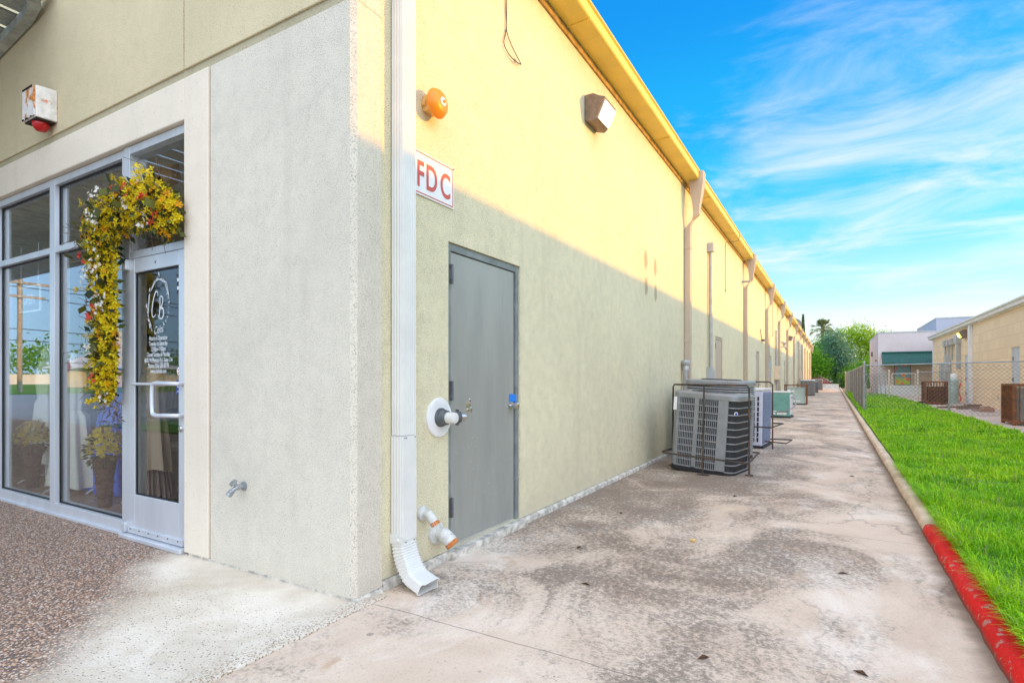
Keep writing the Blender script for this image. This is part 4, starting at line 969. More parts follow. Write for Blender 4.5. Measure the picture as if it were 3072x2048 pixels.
for i, (y, z) in enumerate(((7.72, 2.93), (7.74, 2.55), (8.20, 2.90), (8.22, 2.52))):
    o = st0 if i == 0 else st0.copy()
    if i: C.objects.link(o); o.parent = B
    o.location = Vector((WX+.0035, y, z)) - B.location

# ------------------------------------------------------------------ condensers
def ac_louvre(name, w_, d_, h_, r_, label, loc, rot, body, slat=.03, front=None, top='ac_light', base_h=.055, grid=False):
    """rounded condenser: coil core, stacked louvre rings or slotted panels, top cap with fan grille"""
    S = thing('condenser', label, 'air conditioner', loc, 'air conditioners along the alley wall', rot)
    mb = MB(); q = rrect(w_-.004, d_-.004, r_); mb.loft([[(x, y, 0) for x, y in q], [(x, y, base_h) for x, y in q]]); mb.build('base', 'ac_black', S, True)
    mb = MB(); q = rrect(w_-.05, d_-.05, r_*.85); mb.loft([[(x, y, base_h) for x, y in q], [(x, y, h_-.06) for x, y in q]]); mb.build('coil', 'ac_core', S, True, smooth=True)
    mb = MB()
    if not grid:
        z = base_h+.02; qo = rrect(w_, d_, r_); qi = rrect(w_-.03, d_-.03, r_)
        while z < h_-.085:
            mb.loft([[(x, y, z) for x, y in qo], [(x, y, z+slat*.38) for x, y in qo], [(x, y, z+slat*.55) for x, y in qi], [(x, y, z+slat*.1) for x, y in qi], [(x, y, z) for x, y in qo]], cap=False); z += slat
        mb.build('louvre_guard', body, S, True)
    else:
        y = -d_/2; zt, zb = h_-.075, base_h+.012
        def vb(x0, x1, z0=zb, z1=zt, yy=y): mb.box(x0, x1, yy, yy+.018, z0, z1)
        L0, L1, R0, R1 = -w_/2+.075, -.118, -.063, .195
        pass
        vb(L1, R0); vb(R1, R1+.02)
        for a, b in ((L0, L1), (R0, R1)):
            n_ = 10
            for i in range(0, n_+1): xx = a+(b-a)*i/n_; mb.box(xx-.0045, xx+.0045, y+.003, y+.014, zb, zt)
            for i in range(11): zz_ = zb+(zt-zb)*i/10; mb.box(a, b, y-.001, y+.012, zz_-.008, zz_+.008)
        vb(R1+.02, w_/2-r_)
        # rounded corner posts
        for sx, sy in ((-1,-1),(1,1),(-1,1)):
            arc = [(sx*(w_/2-r_)+sx*r_*math.cos(R(a)), sy*(d_/2-r_)+sy*r_*math.sin(R(a))) for a in range(0, 91, 15)]
            arc2 = [(sx*(w_/2-r_)+sx*(r_-.02)*math.cos(R(a)), sy*(d_/2-r_)+sy*(r_-.02)*math.sin(R(a))) for a in range(90, -1, -15)]
            rg_ = arc+arc2; cp = MB(); cp.loft([[(x, yy, zb) for x, yy in rg_], [(x, yy, zt) for x, yy in rg_]]); cp.build('corner_post', body, S, True)
        mb.build('slotted_panel', body, S, True)
        mb = MB(); qo = rrect(w_, d_, r_); qi = rrect(w_-.03, d_-.03, r_)
        for i in range(11):
            z = zb+(zt-zb)*i/10
            arc = [(x, yy) for x, yy in qo]; 
            seg = [(w_/2-r_+r_*math.cos(R(a)), -d_/2+r_+r_*math.sin(R(a))) for a in range(-90, 1, 15)] + [(w_/2, d_/2-r_)]
            mb.sweep([(x, yy, z) for x, yy in seg], [(-.006,-.006),(.006,-.006),(.006,.006),(-.006,.006)])
        mb.build('corner_grille', body, S, True)
        mb = MB(); seg = [(w_/2-r_+(r_-.03)*math.cos(R(a)), -d_/2+r_+(r_-.03)*math.sin(R(a))) for a in range(-90, 1, 15)] + [(w_/2-.03, d_/2-r_)]
        mb.loft([[(x, yy, zb) for x, yy in seg], [(x, yy, zt) for x, yy in seg]], cap=False, closed=False); mb.build('fin_screen', 'ac_fin', S, True)
    mb = MB(); q = rrect(w_+.008, d_+.008, r_); q2 = rrect(w_-.03, d_-.03, r_)
    mb.loft([[(x, y, h_-.075) for x, y in q], [(x, y, h_-.02) for x, y in q], [(x, y, h_) for x, y in q2]]); mb.build('top_cap', top, S, True, bevel=.004)
    mb = MB()
    for rr_ in (.08,.15,.22,.29): 
        if rr_ < min(w_, d_)/2-.06: mb.tube([(rr_*math.cos(R(a)), rr_*math.sin(R(a)), h_+.012) for a in range(0, 361, 20)], .005, 5)
    for a in range(0, 180, 30): mb.bar((-.3*min(w_,d_)*1.3*math.cos(R(a))*.9, -.3*min(w_,d_)*1.3*math.sin(R(a))*.9, h_+.006), (.3*min(w_,d_)*1.3*math.cos(R(a))*.9, .3*min(w_,d_)*1.3*math.sin(R(a))*.9, h_+.006), .008, .008)
    mb.build('fan_grille', 'dark_steel', S, True)
    return S
A1 = ac_louvre('c', .86, .72, 1.06, .11, 'grey condenser with slotted front, nearest in the alley', (-1.47, 7.86, .0), (0, R(3.8), R(-10)), 'ac_grey', top='ac_grey', grid=True)
mb = MB(); mb.box(-.405, -.36, -.3705, -.366, .80, .98); loose(mb, 'data_plate', 'sign_white', A1, local=True)
mb = MB(); mb.lathe([(.028,0),(.028,.004)], (.40, -.30, .82), (.8,-.5,0), 14); mb.build('badge', 'sign_white', A1, True); mb = MB(); mb.lathe([(.018,.0045),(.018,.006)], (.40, -.30, .82), (.8,-.5,0), 14); mb.build('badge_emblem', 'decal_blue', A1, True)
A2 = ac_louvre('c', .90, .86, 1.22, .12, 'tall pale condenser with stacked louvres behind the first grey condenser', (-1.57, 9.1, 0), (0, R(2.2), R(-4)), 'ac_light', .034, top='ac_grey')
# lavender slotted unit
def ac_box(w_, d_, h_, body, side, top, label, loc, rot=(0,0,0), slots=None, base=True):
    S = thing('condenser', label, 'air conditioner', loc, 'air conditioners along the alley wall', rot)
    if base:
        mb = MB(); mb.box(-w_/2-.03, w_/2+.03, -d_/2-.03, d_/2+.03, 0, .05); mb.build('base', 'ac_black', S, True, bevel=.004)
    mb = MB(); mb.box(-w_/2, w_/2, -d_/2, d_/2, .0505, h_-.04); mb.build('cabinet', body, S, True, bevel=.012)
    mb = MB(); mb.box(-w_/2-.012, w_/2+.012, -d_/2-.012, d_/2+.012, h_-.0395, h_); mb.build('top_cap', top, S, True, bevel=.01)
    if slots:
        mb = MB(); c0, c1, n_, rows = slots
        for i in range(n_):
            xx = c0+(c1-c0)*i/max(1, n_-1)
            for j in range(rows): z = .12+(h_-.25)*j/rows; mb.box(xx-.016, xx+.016, -d_/2-.004, -d_/2+.01, z, z+(h_-.25)/rows*.82)
        mb.build('slot', 'ac_core', S, True)
    return S
A3 = ac_box(.86, .80, 1.07, 'ac_lav', 'ac_blue', 'white_trim', 'lavender white condenser with vertical slots, behind the tall pale one', (-1.50, 11.1, 0), (0, R(1.0), R(-5)), (-.10, .36, 8, 9))
mb = MB(); mb.box(.4302, .434, -.36, .36, .08, 1.0)
for i in range(16): mb.box(.4341, .446, -.35, .35, .10+.056*i, .125+.056*i)
mb.build('side_louvre', 'ac_blue', A3, True)
A4 = ac_box(.72, .72, .83, 'ac_teal', 'ac_teal', 'white_trim', 'teal green condenser with a grey hose looped on its side', (-1.53, 19.6, 0), (0, 0, R(-4)))
mb = MB(); mb.tube(spline([(.0,-.375,.20),(.2,-.40,.21),(.42,-.36,.30),(.52,-.20,.45),(.47,-.1,.62),(.37,-.05,.64)], 6), .018, 8); mb.build('hose', 'galv', A4, True, smooth=True)
mb = MB(); mb.box(.0,.28,-.368,-.361,.10,.17); mb.box(-.12,-.04,-.368,-.361,.10,.17); mb.box(-.14,.0,-.368,-.361,.19,.22); loose(mb, 'data_plate', 'sign_white', A4, local=True)
mb = MB(); mb.box(.361,.366,-.30,.30,.10,.74); mb.build('side_panel', 'white_trim', A4, True)
A5 = ac_box(.74, .74, .80, 'ac_pale', 'ac_pale', 'ac_pale', 'pale green condenser in a rusty iron cage halfway down the alley', (-1.55, 29.4, 0))
mb = MB(); mb.box(-.34,-.22,-.378,-.371,.62,.72); mb.box(-.14,-.06,-.378,-.371,.60,.68); mb.box(-.1,.2,-.378,-.371,.14,.20); loose(mb, 'data_plate', 'sign_white', A5, local=True)
ac_louvre('c', .92, .92, 1.14, .10, 'taupe louvred condenser beyond the caged pale green one', (-1.62, 45.0, 0), (0,0,0), 'ac_brown', .045, top='white_trim')
ac_louvre('c', .80, .80, .98, .10, 'dark grey louvred condenser beyond the taupe one', (-1.55, 54.5, 0), (0,0,0), 'ac_grey', .05)
ac_louvre('c', .90, .90, 1.14, .10, 'grey louvred condenser last in the alley row', (-1.45, 66.5, 0), (0,0,0), 'ac_grey', .05)
# service pipes behind the near units
# cages
S = thing('condenser_cage', 'rusty iron pipe cage around the nearest grey condenser', 'cage', (-1.47, 8.0, 0), 'iron cages round condensers')
mb = MB(); r_ = .0125
TL, TC, TR = (-2.0, 7.98), (-1.44, 7.36), (-.93, 7.60)
tl, trr = (-1.99, 7.95), (-.935, 7.62)
mb.tube([(tl[0],tl[1],0),(tl[0]+.01,tl[1],1.12),(tl[0]+.03,tl[1]-.02,1.16),(trr[0]-.03,trr[1]+.02,1.155),(trr[0],trr[1],1.11),(trr[0],trr[1],0)], r_, 8)
mb.lathe([(.05,0),(.05,.012)], (trr[0],trr[1],0), (0,0,1), 10); mb.lathe([(.05,0),(.05,.012)], (tl[0],tl[1],0), (0,0,1), 10)
mb.build('hoop', 'rust_bar', S, smooth=True)
mb = MB(); mb.bar((-1.46,7.36,.0), (-1.44,7.36,1.17), .035, .016); mb.bar((-1.44,7.36,1.165), (-1.30,7.78,1.165), .03, .010); mb.bar((-1.52,7.36,.006), (-1.38,7.36,.006), .06, .012); mb.build('hasp_bar', 'rust_bar', S)
mb = MB(); mb.tube([(-1.98,7.9,.25),(-2.02,7.52,.25),(-1.98,7.42,.25),(-.92,7.00,.245),(-.87,7.04,.245),(-.87,8.1,.245),(-.95,8.1,.245)], .011, 8); mb.build('low_rail', 'rust_bar', S, smooth=True)
S = thing('condenser_cage', 'dark iron pipe cage around the tall pale and lavender condensers', 'cage', (-1.4, 10.3, 0), 'iron cages round condensers')
mb = MB(); mb.tube([(-1.98,10.75,0),(-1.98,10.75,1.15),(-1.95,10.74,1.19),(-.98,10.68,1.18),(-.93,10.68,1.14),(-.93,10.68,0)], .0125, 8); mb.build('hoop', 'rust_bar', S, smooth=True)
mb = MB(); mb.tube([(-1.98,10.4,.42),(-.90,10.15,.42),(-.78,10.9,.44),(-.95,10.95,.44)], .012, 8); mb.tube([(-1.3,10.9,.12),(-.72,10.8,.10),(-.66,11.3,.12),(-1.2,11.4,.1)], .012, 8); mb.build('low_rail', 'rust_bar', S, smooth=True)
S = thing('condenser_cage', 'red brown rusty cage with slatted top over the pale green condenser', 'cage', (-1.55, 29.4, 0), 'iron cages round condensers')
mb = MB()
for sx in (-.45,.45):
    for sy in (-.45,.45): mb.bar((-1.55+sx,29.4+sy,0), (-1.55+sx,29.4+sy,.92), .045, .045)
for sy in (-.45,.45): mb.bar((-2.02,29.4+sy,.90), (-1.08,29.4+sy,.90), .04, .04)
for sx in (-.45,.45): mb.bar((-1.55+sx,28.95,.93), (-1.55+sx,29.85,.93), .04, .04)
for i in range(7): mb.bar((-1.92+.12*i,28.97,.95), (-1.92+.12*i,29.83,.95), .03, .02)
mb.build('frame', 'rust_cage', S)
S = thing('foam_plug', 'small orange foam plug lying on the concrete walk', 'litter', (-.93, 4.33, 0), rot=(R(90),0,R(70))); mb = MB(); mb.lathe([(.008,-.02),(.012,-.017),(.012,.017),(.008,.02)], (0,.012,0), (0,0,1), 12); mb.build('plug', 'bell_box', S, True, smooth=True)
def leaf_bit(x, y, a, label):
    mb = MB(); mb.add([(-.03,0,.006),(0,-.011,.016),(.034,.002,.005),(.004,.012,.012)], [(0,1,2,3)]); mb.add([(-.03,0,.004),(0,-.011,.014),(.034,.002,.003),(.004,.012,.010)], [(0,1,2,3)])
    o = mb.build('dry_leaf', 'wicker'); o.location = (x, y, 0); o.rotation_euler = (0,0,a); tag(o, label, 'leaf', 'dry leaves on the walkway')
for i, (x, y) in enumerate(((-1.3,3.1),(-1.62,3.75),(.1,2.75),(-.5,2.55),(-1.7,4.9),(.05,4.1),(-.35,13.5),(.2,8.2),(-.9,6.2))):
    leaf_bit(x, y, i*1.3, 'scrap of brown dry leaf lying on the stained concrete walk')

# ------------------------------------------------------------------ garland and shop display
def flower(mb, p, n_, size, petals=5, mi=0, wd=.42):
    n_ = Vector(n_).normalized(); u = n_.orthogonal().normalized(); v = n_.cross(u); a0 = random.uniform(0, 6.28)
    for k in range(petals):
        a = a0+2*math.pi*k/petals; d = u*math.cos(a)+v*math.sin(a); s_ = n_.cross(d)
        up = n_*size*random.uniform(.1,.6)
        mb.add([p, p+d*size*.55+s_*size*wd*.5+up*.6, p+d*size+up, p+d*size*.55-s_*size*wd*.5+up*.6], [(0,1,2,3)], mi)
def leafq(mb, p, d, size, wd, mi=0):
    d = Vector(d).normalized(); s_ = d.orthogonal().normalized(); s_ = (Matrix.Rotation(random.uniform(0,6.28), 3, d) @ s_)*size*wd/2
    mb.add([p, p+d*size*.5+s_, p+d*size, p+d*size*.5-s_], [(0,1,2,3)], mi)
random.seed(21)
def rv(s_=1.0): return Vector((random.gauss(0,s_), random.gauss(0,s_), random.gauss(0,s_)))
gpath = spline([(-4.93,2.13,1.12),(-4.90,2.12,1.35),(-4.88,2.11,1.65),(-4.88,2.11,1.95),(-4.91,2.10,2.20),(-4.90,2.10,2.38),(-4.75,2.10,2.47),(-4.52,2.10,2.50),(-4.30,2.10,2.49),(-4.10,2.11,2.45),(-3.98,2.11,2.33)], 8)
grad = [.11,.15,.155,.165,.20,.23,.22,.20,.20,.19,.12]
def gpt():
    t = random.random()*(len(gpath)-1); i = int(t); p = gpath[i].lerp(gpath[min(i+1,len(gpath)-1)], t-i)
    k = t/(len(gpath)-1)*10; j = int(min(9, k)); r_ = grad[j]+(grad[j+1]-grad[j])*(k-j)
    d = rv(); d.normalize(); d.y = d.y*.62 if d.y < 0 else d.y*.15
    return p, d, r_, t/(len(gpath)-1)
S = thing('flower_garland', 'yellow forsythia garland arching over the shop door', 'garland', (-4.87, 2.15, 1.0))
y_, o_, w_, r_, l_, tw = MB(), MB(), MB(), MB(), MB(), MB()
for i in range(3700):
    p, d, r0, t = gpt(); q = p+d*r0*random.uniform(.55,1.08)*Vector((1,.75,1)).length/1.73*1.0
    if random.random() < .93*(.65 if .36 < t < .5 else 1): flower(y_, q, d+rv(.5)+Vector((0,-.5,0)), random.uniform(.018,.033), 4, 0, .6)
for i in range(160):
    p, d, r0, t = gpt(); flower(o_, p+d*r0*random.uniform(.7,1.0), d+Vector((0,-.6,0)), random.uniform(.022,.036), 6)
for i in range(22):      # sprays that break the outline
    p, d, r0, t = gpt(); d = (Vector((d.x*1.3, -.2, abs(d.z)))).normalized() if t > .45 else Vector((-abs(d.x)-.2, -.1, d.z)).normalized()
    for k in range(9):
        q = p+d*(r0*.8+.018*k)+rv(.010)
        flower(y_, q, d+rv(.6), random.uniform(.02,.034), 4, 0, .55)
for i in range(15):
    p, d, r0, t = gpt(); c_ = p+Vector((d.x*.75, -.62, d.z*.75))*r0
    for k in range(10): flower(w_, c_+Vector((random.gauss(0,.03), random.uniform(-.02,.03), random.gauss(0,.03))), (random.gauss(0,.4),-1,random.gauss(0,.4)), random.uniform(.010,.019), 6, 0, .7)
for i in range(9):
    p, d, r0, t = gpt(); c_ = p+Vector((d.x*.6, -.64, d.z*.6))*r0
    for k in range(6): flower(r_, c_+Vector((random.gauss(0,.022), random.uniform(-.02,.03), random.gauss(0,.022))), (random.gauss(0,.4),-1,random.gauss(0,.4)), random.uniform(.014,.025), 5, 0, .7)
for i in range(2300):
    p, d, r0, t = gpt(); leafq(l_, p+d*r0*random.uniform(.2,1.02), d+rv(.6), random.uniform(.04,.085), random.uniform(.3,.55))
for i in range(14):
    p, d, r0, t = gpt(); leafq(l_, p+Vector((d.x,-.8,d.z))*r0*.9, Vector((d.x,-.2,d.z)), .09, .9)
tw.tube(gpath, .028, 6)
for i in range(150):
    p, d, r0, t = gpt(); d.x = -abs(d.x)
    tw.tube(spline([p+d*r0*.4, p+d*r0*.9+rv(.02), p+d*(r0*1.1+.03)+rv(.03), p+d*(r0*1.15+.08)+rv(.04)], 3), .0022, 4)
y_.build('yellow_blossom', 'yellow_flower', S); o_.build('orange_blossom', 'orange_flower', S); w_.build('cream_blossom', 'white_flower', S); r_.build('red_blossom', 'red_flower', S); l_.build('foliage', 'dark_leaf', S); tw.build('twig', 'twig', S)
wf = MB()
for i in range(60): leafq(wf, Vector((-4.73,2.12,1.02))+Vector((random.gauss(0,.03),random.uniform(-.05,.02),random.uniform(-.12,.06))), rv()+Vector((0,0,-1)), random.uniform(.04,.08), .2)
wf.build('moss_strand', 'twig', S)
def basket(x, y, label, wk=1.0):
    S = thing('flower_basket', label, 'flower basket', (x, y, .03), 'yellow flower baskets inside the window')
    mb = MB(); mb.lathe([(.055,0),(.06,.03),(.07,.25),(.10,.46),(.105,.48)], (x,y,.03), (0,0,1), 16)
    for z in (.10,.22,.36): mb.lathe([(.062+.062*z,z),(.069+.066*z,z+.012),(.062+.062*z,z+.024)], (x,y,.03), (0,0,1), 16, cap=False)
    mb.build('basket', 'wicker', S)
    f_, l2 = MB(), MB()
    for i in range(340):
        d = rv().normalized(); d.z = abs(d.z)*1.1-.25; p = Vector((x,y,.60))+Vector((d.x*.13,d.y*.13,d.z*.20))+rv(.02); flower(f_, p, d, random.uniform(.018,.03), 4, 0, .6)
    for i in range(160):
        d = rv().normalized(); leafq(l2, Vector((x,y,.58))+Vector((d.x*.13,d.y*.13,d.z*.16)), d, .06, .4)
    f_.build('blossom', 'yellow_flower', S); l2.build('foliage', 'dark_leaf', S)
basket(-5.97, 2.56, 'dark wicker basket of yellow flowers beside the blue dress', 1.2); basket(-7.70, 2.60, 'dark wicker basket of yellow flowers in the left window')
def dress(x, y, z0, z1, r0, r1, mat, label, folds=11, name='dress', flat_=.55, stand=True, waist=None):
    S = thing(name, label, 'dress', (x, y, .03), 'dresses in the shop window')
    mb = MB(); rings = []; K = 22; n_ = 72; ph = random.uniform(0,6)
    for i in range(K+1):
        t = i/K; z = z0+(z1-z0)*t; r_ = r0*(1-t)**1.15 + r1*(1-(1-t)**1.15)
        if waist and t > .62: r_ = r1*(1+.35*math.sin((t-.62)/.38*math.pi))
        amp = .16*(1-t)**.8
        rings.append([(x+r_*math.cos(a)*(1+amp*math.sin(folds*a+ph+t*1.2)), y+r_*flat_*math.sin(a)*(1+amp*math.sin(folds*a+ph+t*1.2)), z+.015*math.sin(3*a+ph)*(1-t)) for a in [2*math.pi*j/n_ for j in range(n_)]])
    mb.loft(rings); mb.build('gown', mat, S, smooth=True)
    if stand:
        mb = MB(); mb.tube([(x,y,.05),(x,y,z0+.3)], .014, 8)
        for a in (30,150,270): mb.tube(spline([(x,y,.12),(x+.18*math.cos(R(a)),y+.18*math.sin(R(a)),.09),(x+.27*math.cos(R(a)),y+.27*math.sin(R(a)),.045)], 4), .009, 6)
        mb.lathe([(.03,0),(.055,.03),(.05,.12),(.02,.16)], (x,y,z1), (0,0,1), 14)
        mb.build('stand', 'white_gloss', S)
    return S
dress(-7.13, 2.76, .10, 1.36, .34, .13, 'dress_white', 'long ivory satin dress on a stand in the middle window', 8, waist=True)
dress(-6.72, 2.98, .05, 1.40, .40, .12, 'dress_blue', 'long royal blue satin dress on a stand behind the garland', 9, waist=True)
dress(-8.05, 2.85, .25, 1.45, .26, .12, 'dress_white', 'cream dress on a stand in the left window', 7, waist=True)
dress(-5.93, 2.95, .05, 1.05, .30, .18, 'dress_stripe', 'pleated mauve skirt behind the glass shop door', 26, 'skirt', .5)
D2 = dress(-5.68, 2.82, .38, 1.36, .27, .17, 'dress_tan', 'draped taupe dress with an uneven hem behind the glass shop door', 7, 'dress', .45, False)
S = thing('pedestal_vase', 'white pedestal with blue pot beside the shop door', 'planter', (-7.07, 3.05, .03)); mb = MB(); mb.lathe([(.16,0),(.10,.1),(.09,.5),(.12,.62),(.20,.84),(.22,.86)], (-7.07,3.05,.03), (0,0,1), 20); mb.build('pot', 'blue_pot', S, smooth=True); mb = MB(); [leafq(mb, Vector((-7.07,3.05,.92))+rv(.08), rv(), .12, .5) for i in range(120)]; mb.build('foliage', 'dark_leaf', S)
S = thing('gift_bag', 'orange paper bag hanging above the shop door', 'paper bag', (-5.05, 2.6, 2.88)); mb = MB(); mb.loft([[(-5.24,2.52,2.86),(-4.86,2.58,2.94),(-4.86,2.66,2.94),(-5.24,2.60,2.86)], [(-5.22,2.54,3.22),(-4.84,2.58,3.28),(-4.84,2.62,3.28),(-5.22,2.58,3.22)]]); mb.build('bag', 'orange_bag', S); mb = MB(); mb.tube(spline([(-5.14,2.5,3.19),(-5.12,2.46,2.99),(-5.16,2.46,2.84),(-5.10,2.46,2.69)], 4), .006, 5); mb.tube(spline([(-5.20,2.48,3.02),(-5.12,2.46,3.04),(-5.04,2.48,3.00)], 4), .006, 5); mb.build('ribbon', 'lettering', S)
S = thing('open_sign', 'white open sign hanging inside the left window', 'sign', (-7.06, 2.36, 1.93)); mb = MB()
for a in ((-7.31,-6.81,2.17,2.185),(-7.31,-6.81,1.92,1.935),(-7.31,-7.295,1.936,2.169),(-6.825,-6.81,1.936,2.169)): mb.box(a[0],a[1],2.355,2.37,a[2],a[3])
mb.build('frame', 'white_gloss', S); mb = MB(); put_text(mb, 'OPEN', (-7.06,2.352,2.00), (1,0,0), (0,0,1), .14, .8, 0, 'CENTER'); mb.build('lettering', 'lettering', S); mb = MB(); mb.tube([(-7.27,2.36,2.18),(-7.27,2.36,2.60)], .003, 4); mb.tube([(-6.86,2.36,2.18),(-6.85,2.36,2.60)], .003, 4); mb.build('cord', 'lettering', S)
S = thing('garment_rack', 'rail of beige garments along the shop wall', 'clothes rail', (-9.3, 5.2, .03)); mb = MB(); mb.tube([(-10.00,5.2,.03),(-10.00,5.2,1.55),(-8.60,5.2,1.55),(-8.60,5.2,.03)], .018, 8); mb.box(-10.2,-8.4,5.45,5.9,1.6,1.65); mb.box(-9.9,-8.4,5.0,5.6,.5,.53); mb.build('rail', 'alum', S)
mb = MB()
for i in range(13): x = -9.95+.105*i; mb.loft([[(x-.02,5.0,.75),(x+.03,5.0,.75),(x+.035,5.42,.78),(x-.02,5.42,.78)], [(x-.012,5.05,1.45),(x+.012,5.05,1.45),(x+.012,5.36,1.46),(x-.012,5.36,1.46)]])
mb.build('garment', 'dress_tan', S)
S = thing('white_statue', 'white statuette on a shelf inside the shop', 'statuette', (-8.34, 4.0, 1.6)); mb = MB(); mb.lathe([(.12,-1.58),(.12,0)], (-8.34,4.0,1.62), (0,0,1), 4); mb.lathe([(.07,0),(.05,.04),(.075,.12),(.05,.22),(.035,.30),(.02,.36)], (-8.34,4.0,1.62), (0,0,1), 14); mb.build('figure', 'white_gloss', S)
S = thing('shop_crate', 'golden wicker trunk on the shop floor', 'trunk', (-6.7, 3.6, .03)); mb = MB(); mb.box(-6.95,-6.45,3.35,3.8,.03,.42); mb.box(-6.96,-6.44,3.34,3.81,.421,.47); mb.build('trunk', 'pole_wood', S, bevel=.01)

# ------------------------------------------------------------------ chain link fences
def chain_link(mb, a, b, z0, z1, pitch=.072, r_=.0026):
    a = Vector(a); b = Vector(b); d = (b-a); Ln = d.length; d.normalize(); nrm = Vector((-d.y, d.x, 0))
    H = z1-z0; n_ = int((Ln+H)/pitch); vs = []; fs = []
    for sgn in (1, -1):
        for i in range(n_+1):
            s0 = -H + i*pitch if sgn > 0 else i*pitch; t0, t1 = 0.0, H
            lo, hi = (max(0, -s0), min(H, Ln-s0)) if sgn > 0 else (max(0, s0-Ln), min(H, s0))
            if hi-lo < .02: continue
            p = a+d*(s0+sgn*lo); q = a+d*(s0+sgn*hi); p = Vector((p.x,p.y,z0+lo)); q = Vector((q.x,q.y,z0+hi))
            e = (q-p).normalized(); s_ = e.cross(nrm)*r_; k = len(vs)
            vs += [p+s_, p-s_*.5+nrm*r_, p-s_*.5-nrm*r_, q+s_, q-s_*.5+nrm*r_, q-s_*.5-nrm*r_]
            fs += [(k,k+1,k+4,k+3),(k+1,k+2,k+5,k+4),(k+2,k,k+3,k+5)]
    mb.add(vs, fs)
def post(S, x, y, h, r_=.03, mat='galv', z0=-.05):
    mb = MB(); mb.tube([(x,y,z0),(x,y,h)], r_, 10); mb.lathe([(r_*1.15,h-.03),(r_*1.15,h),(r_*.7,h+.03),(.004,h+.045)], (x,y,0), (0,0,1), 10); return mb.build('post', mat, S, smooth=True)
F = thing('chain_link_fence', 'grey chain link fence running down the alley beside the kerb', 'fence', (.94, 23.4, 0))
post(F, .94, 23.4, 1.82, .040); ysp = [26.4,29.4,32.4,35.4,38.4,41.4,44.4,47.4,50.4,53.4,56.4]
for i, y in enumerate(ysp): post(F, .94, y, 1.70, .028, 'galv' if i < 6 else 'galv_white')
post(F, .94, 59.5, 1.85, .05, 'galv_white')
mb = MB(); mb.tube([(.94,23.4,1.70),(.94,59.5,1.70)], .020, 8); mb.build('top_rail', 'galv', F)
mb = MB(); chain_link(mb, (.94,23.4,0), (.94,59.5,0), .06, 1.70, .12, .0042); mb.build('wire_mesh', 'galv_wire', F)
F = thing('chain_link_fence', 'grey chain link fence crossing the lawn towards the cream block building', 'fence', (3.2, 23.2, 0))
fa, fb = Vector((.98,23.38,0)), Vector((5.5,22.9,0))
post(F, 3.31, 23.12, 1.72, .032); post(F, 5.45, 22.9, 1.74, .035)
mb = MB(); mb.tube([fa+Vector((0,0,1.70)), fb+Vector((0,0,1.78))], .021, 8); mb.build('top_rail', 'galv', F)
mb = MB(); chain_link(mb, fa, fb, .04, 1.70, .13, .0046); mb.build('wire_mesh', 'galv_wire', F)
mb = MB(); mb.tube([(1.02,23.37,.08),(1.02,23.37,1.70)], .008, 6); mb.build('tension_bar', 'galv', F)
# far gate and leaning fence
F = thing('chain_link_gate', 'pale chain link gate with latch posts before the grey stucco building', 'gate', (3.0, 38, 0))
for x in (2.72, 4.05): post(F, x, 38.0, 1.68, .05, 'galv_white')
mb = MB(); gp = [(2.86,38,.12),(2.86,38,1.5),(3.93,38,1.5),(3.93,38,.12),(2.86,38,.12)]; [mb.tube([gp[i],gp[i+1]], .024, 8) for i in range(4)]; mb.tube([(2.86,38,.72),(3.93,38,.72)], .018, 8); mb.build('gate_frame', 'galv_white', F)
mb = MB(); chain_link(mb, (2.86,38,0), (3.93,38,0), .12, 1.5, .10, .003); mb.build('wire_mesh', 'galv_wire', F)
F = thing('chain_link_fence', 'sagging chain link fence with leaning pipes beyond the lawn', 'fence', (1.5, 39, 0))
for i in range(6): x = 1.25+.26*i; mb = MB(); mb.tube([(x+.35*(1-i/6),38.4,.0),(x,38.6,1.42)], .018, 6); mb.build('post', 'galv', F)
mb = MB(); mb.tube(spline([(1.0,40.5,1.45),(1.3,39.0,1.42),(2.0,38.5,1.50),(2.7,38.05,1.50)], 5), .02, 6); mb.build('top_rail', 'galv', F)
mb = MB(); chain_link(mb, (1.2,38.7,0), (2.7,38.05,0), .05, 1.44, .10, .004); chain_link(mb, (1.0,45,0), (1.2,38.7,0), .05, 1.4, .12, .005); mb.build('wire_mesh', 'galv_wire', F)
F = thing('chain_link_fence', 'chain link fence panel joining the pale gate to the cream block building', 'fence', (4.8, 38, 0))
mb = MB(); mb.tube([(4.05,38,1.58),(5.55,38,1.6)], .02, 6); mb.build('top_rail', 'galv', F); mb = MB(); chain_link(mb, (4.1,38,0), (5.5,38,0), .05, 1.56, .10, .003); mb.build('wire_mesh', 'galv_wire', F)

# ------------------------------------------------------------------ cream block building on the right
K = thing('block_building', 'cream concrete block building with white gutter and pale doors', 'building', (5.55, 30, 0))
BX = 5.55; kd = [(25.3, 26.35), (33.65, 34.55)]
mb = MB(); grid_wall(mb, [3, 44.7], [0, 3.75], [(a, b, .03, 2.36) for a, b in kd], lambda u, z, d: (BX+d, u, z), .12)
mb.add([(BX,44.7,0),(BX+12,44.7,0),(BX+12,44.7,3.75),(BX,44.7,3.75)], [(0,1,2,3)]); mb.add([(BX,3,0),(BX+12,3,0),(BX+12,3,3.75),(BX,3,3.75)], [(0,1,2,3)]); mb.build('wall', 'block', K)
mb = MB(); mb.add([(5.40,2.5,3.93),(5.40,45.2,3.93),(18,45.2,4.6),(18,2.5,4.6)], [(0,1,2,3)]); mb.add([(5.40,2.5,3.755),(5.40,45.2,3.755),(18,45.2,3.755),(18,2.5,3.755)], [(0,1,2,3)]); mb.build('roof', 'roof', K)
mb = MB(); rg = []
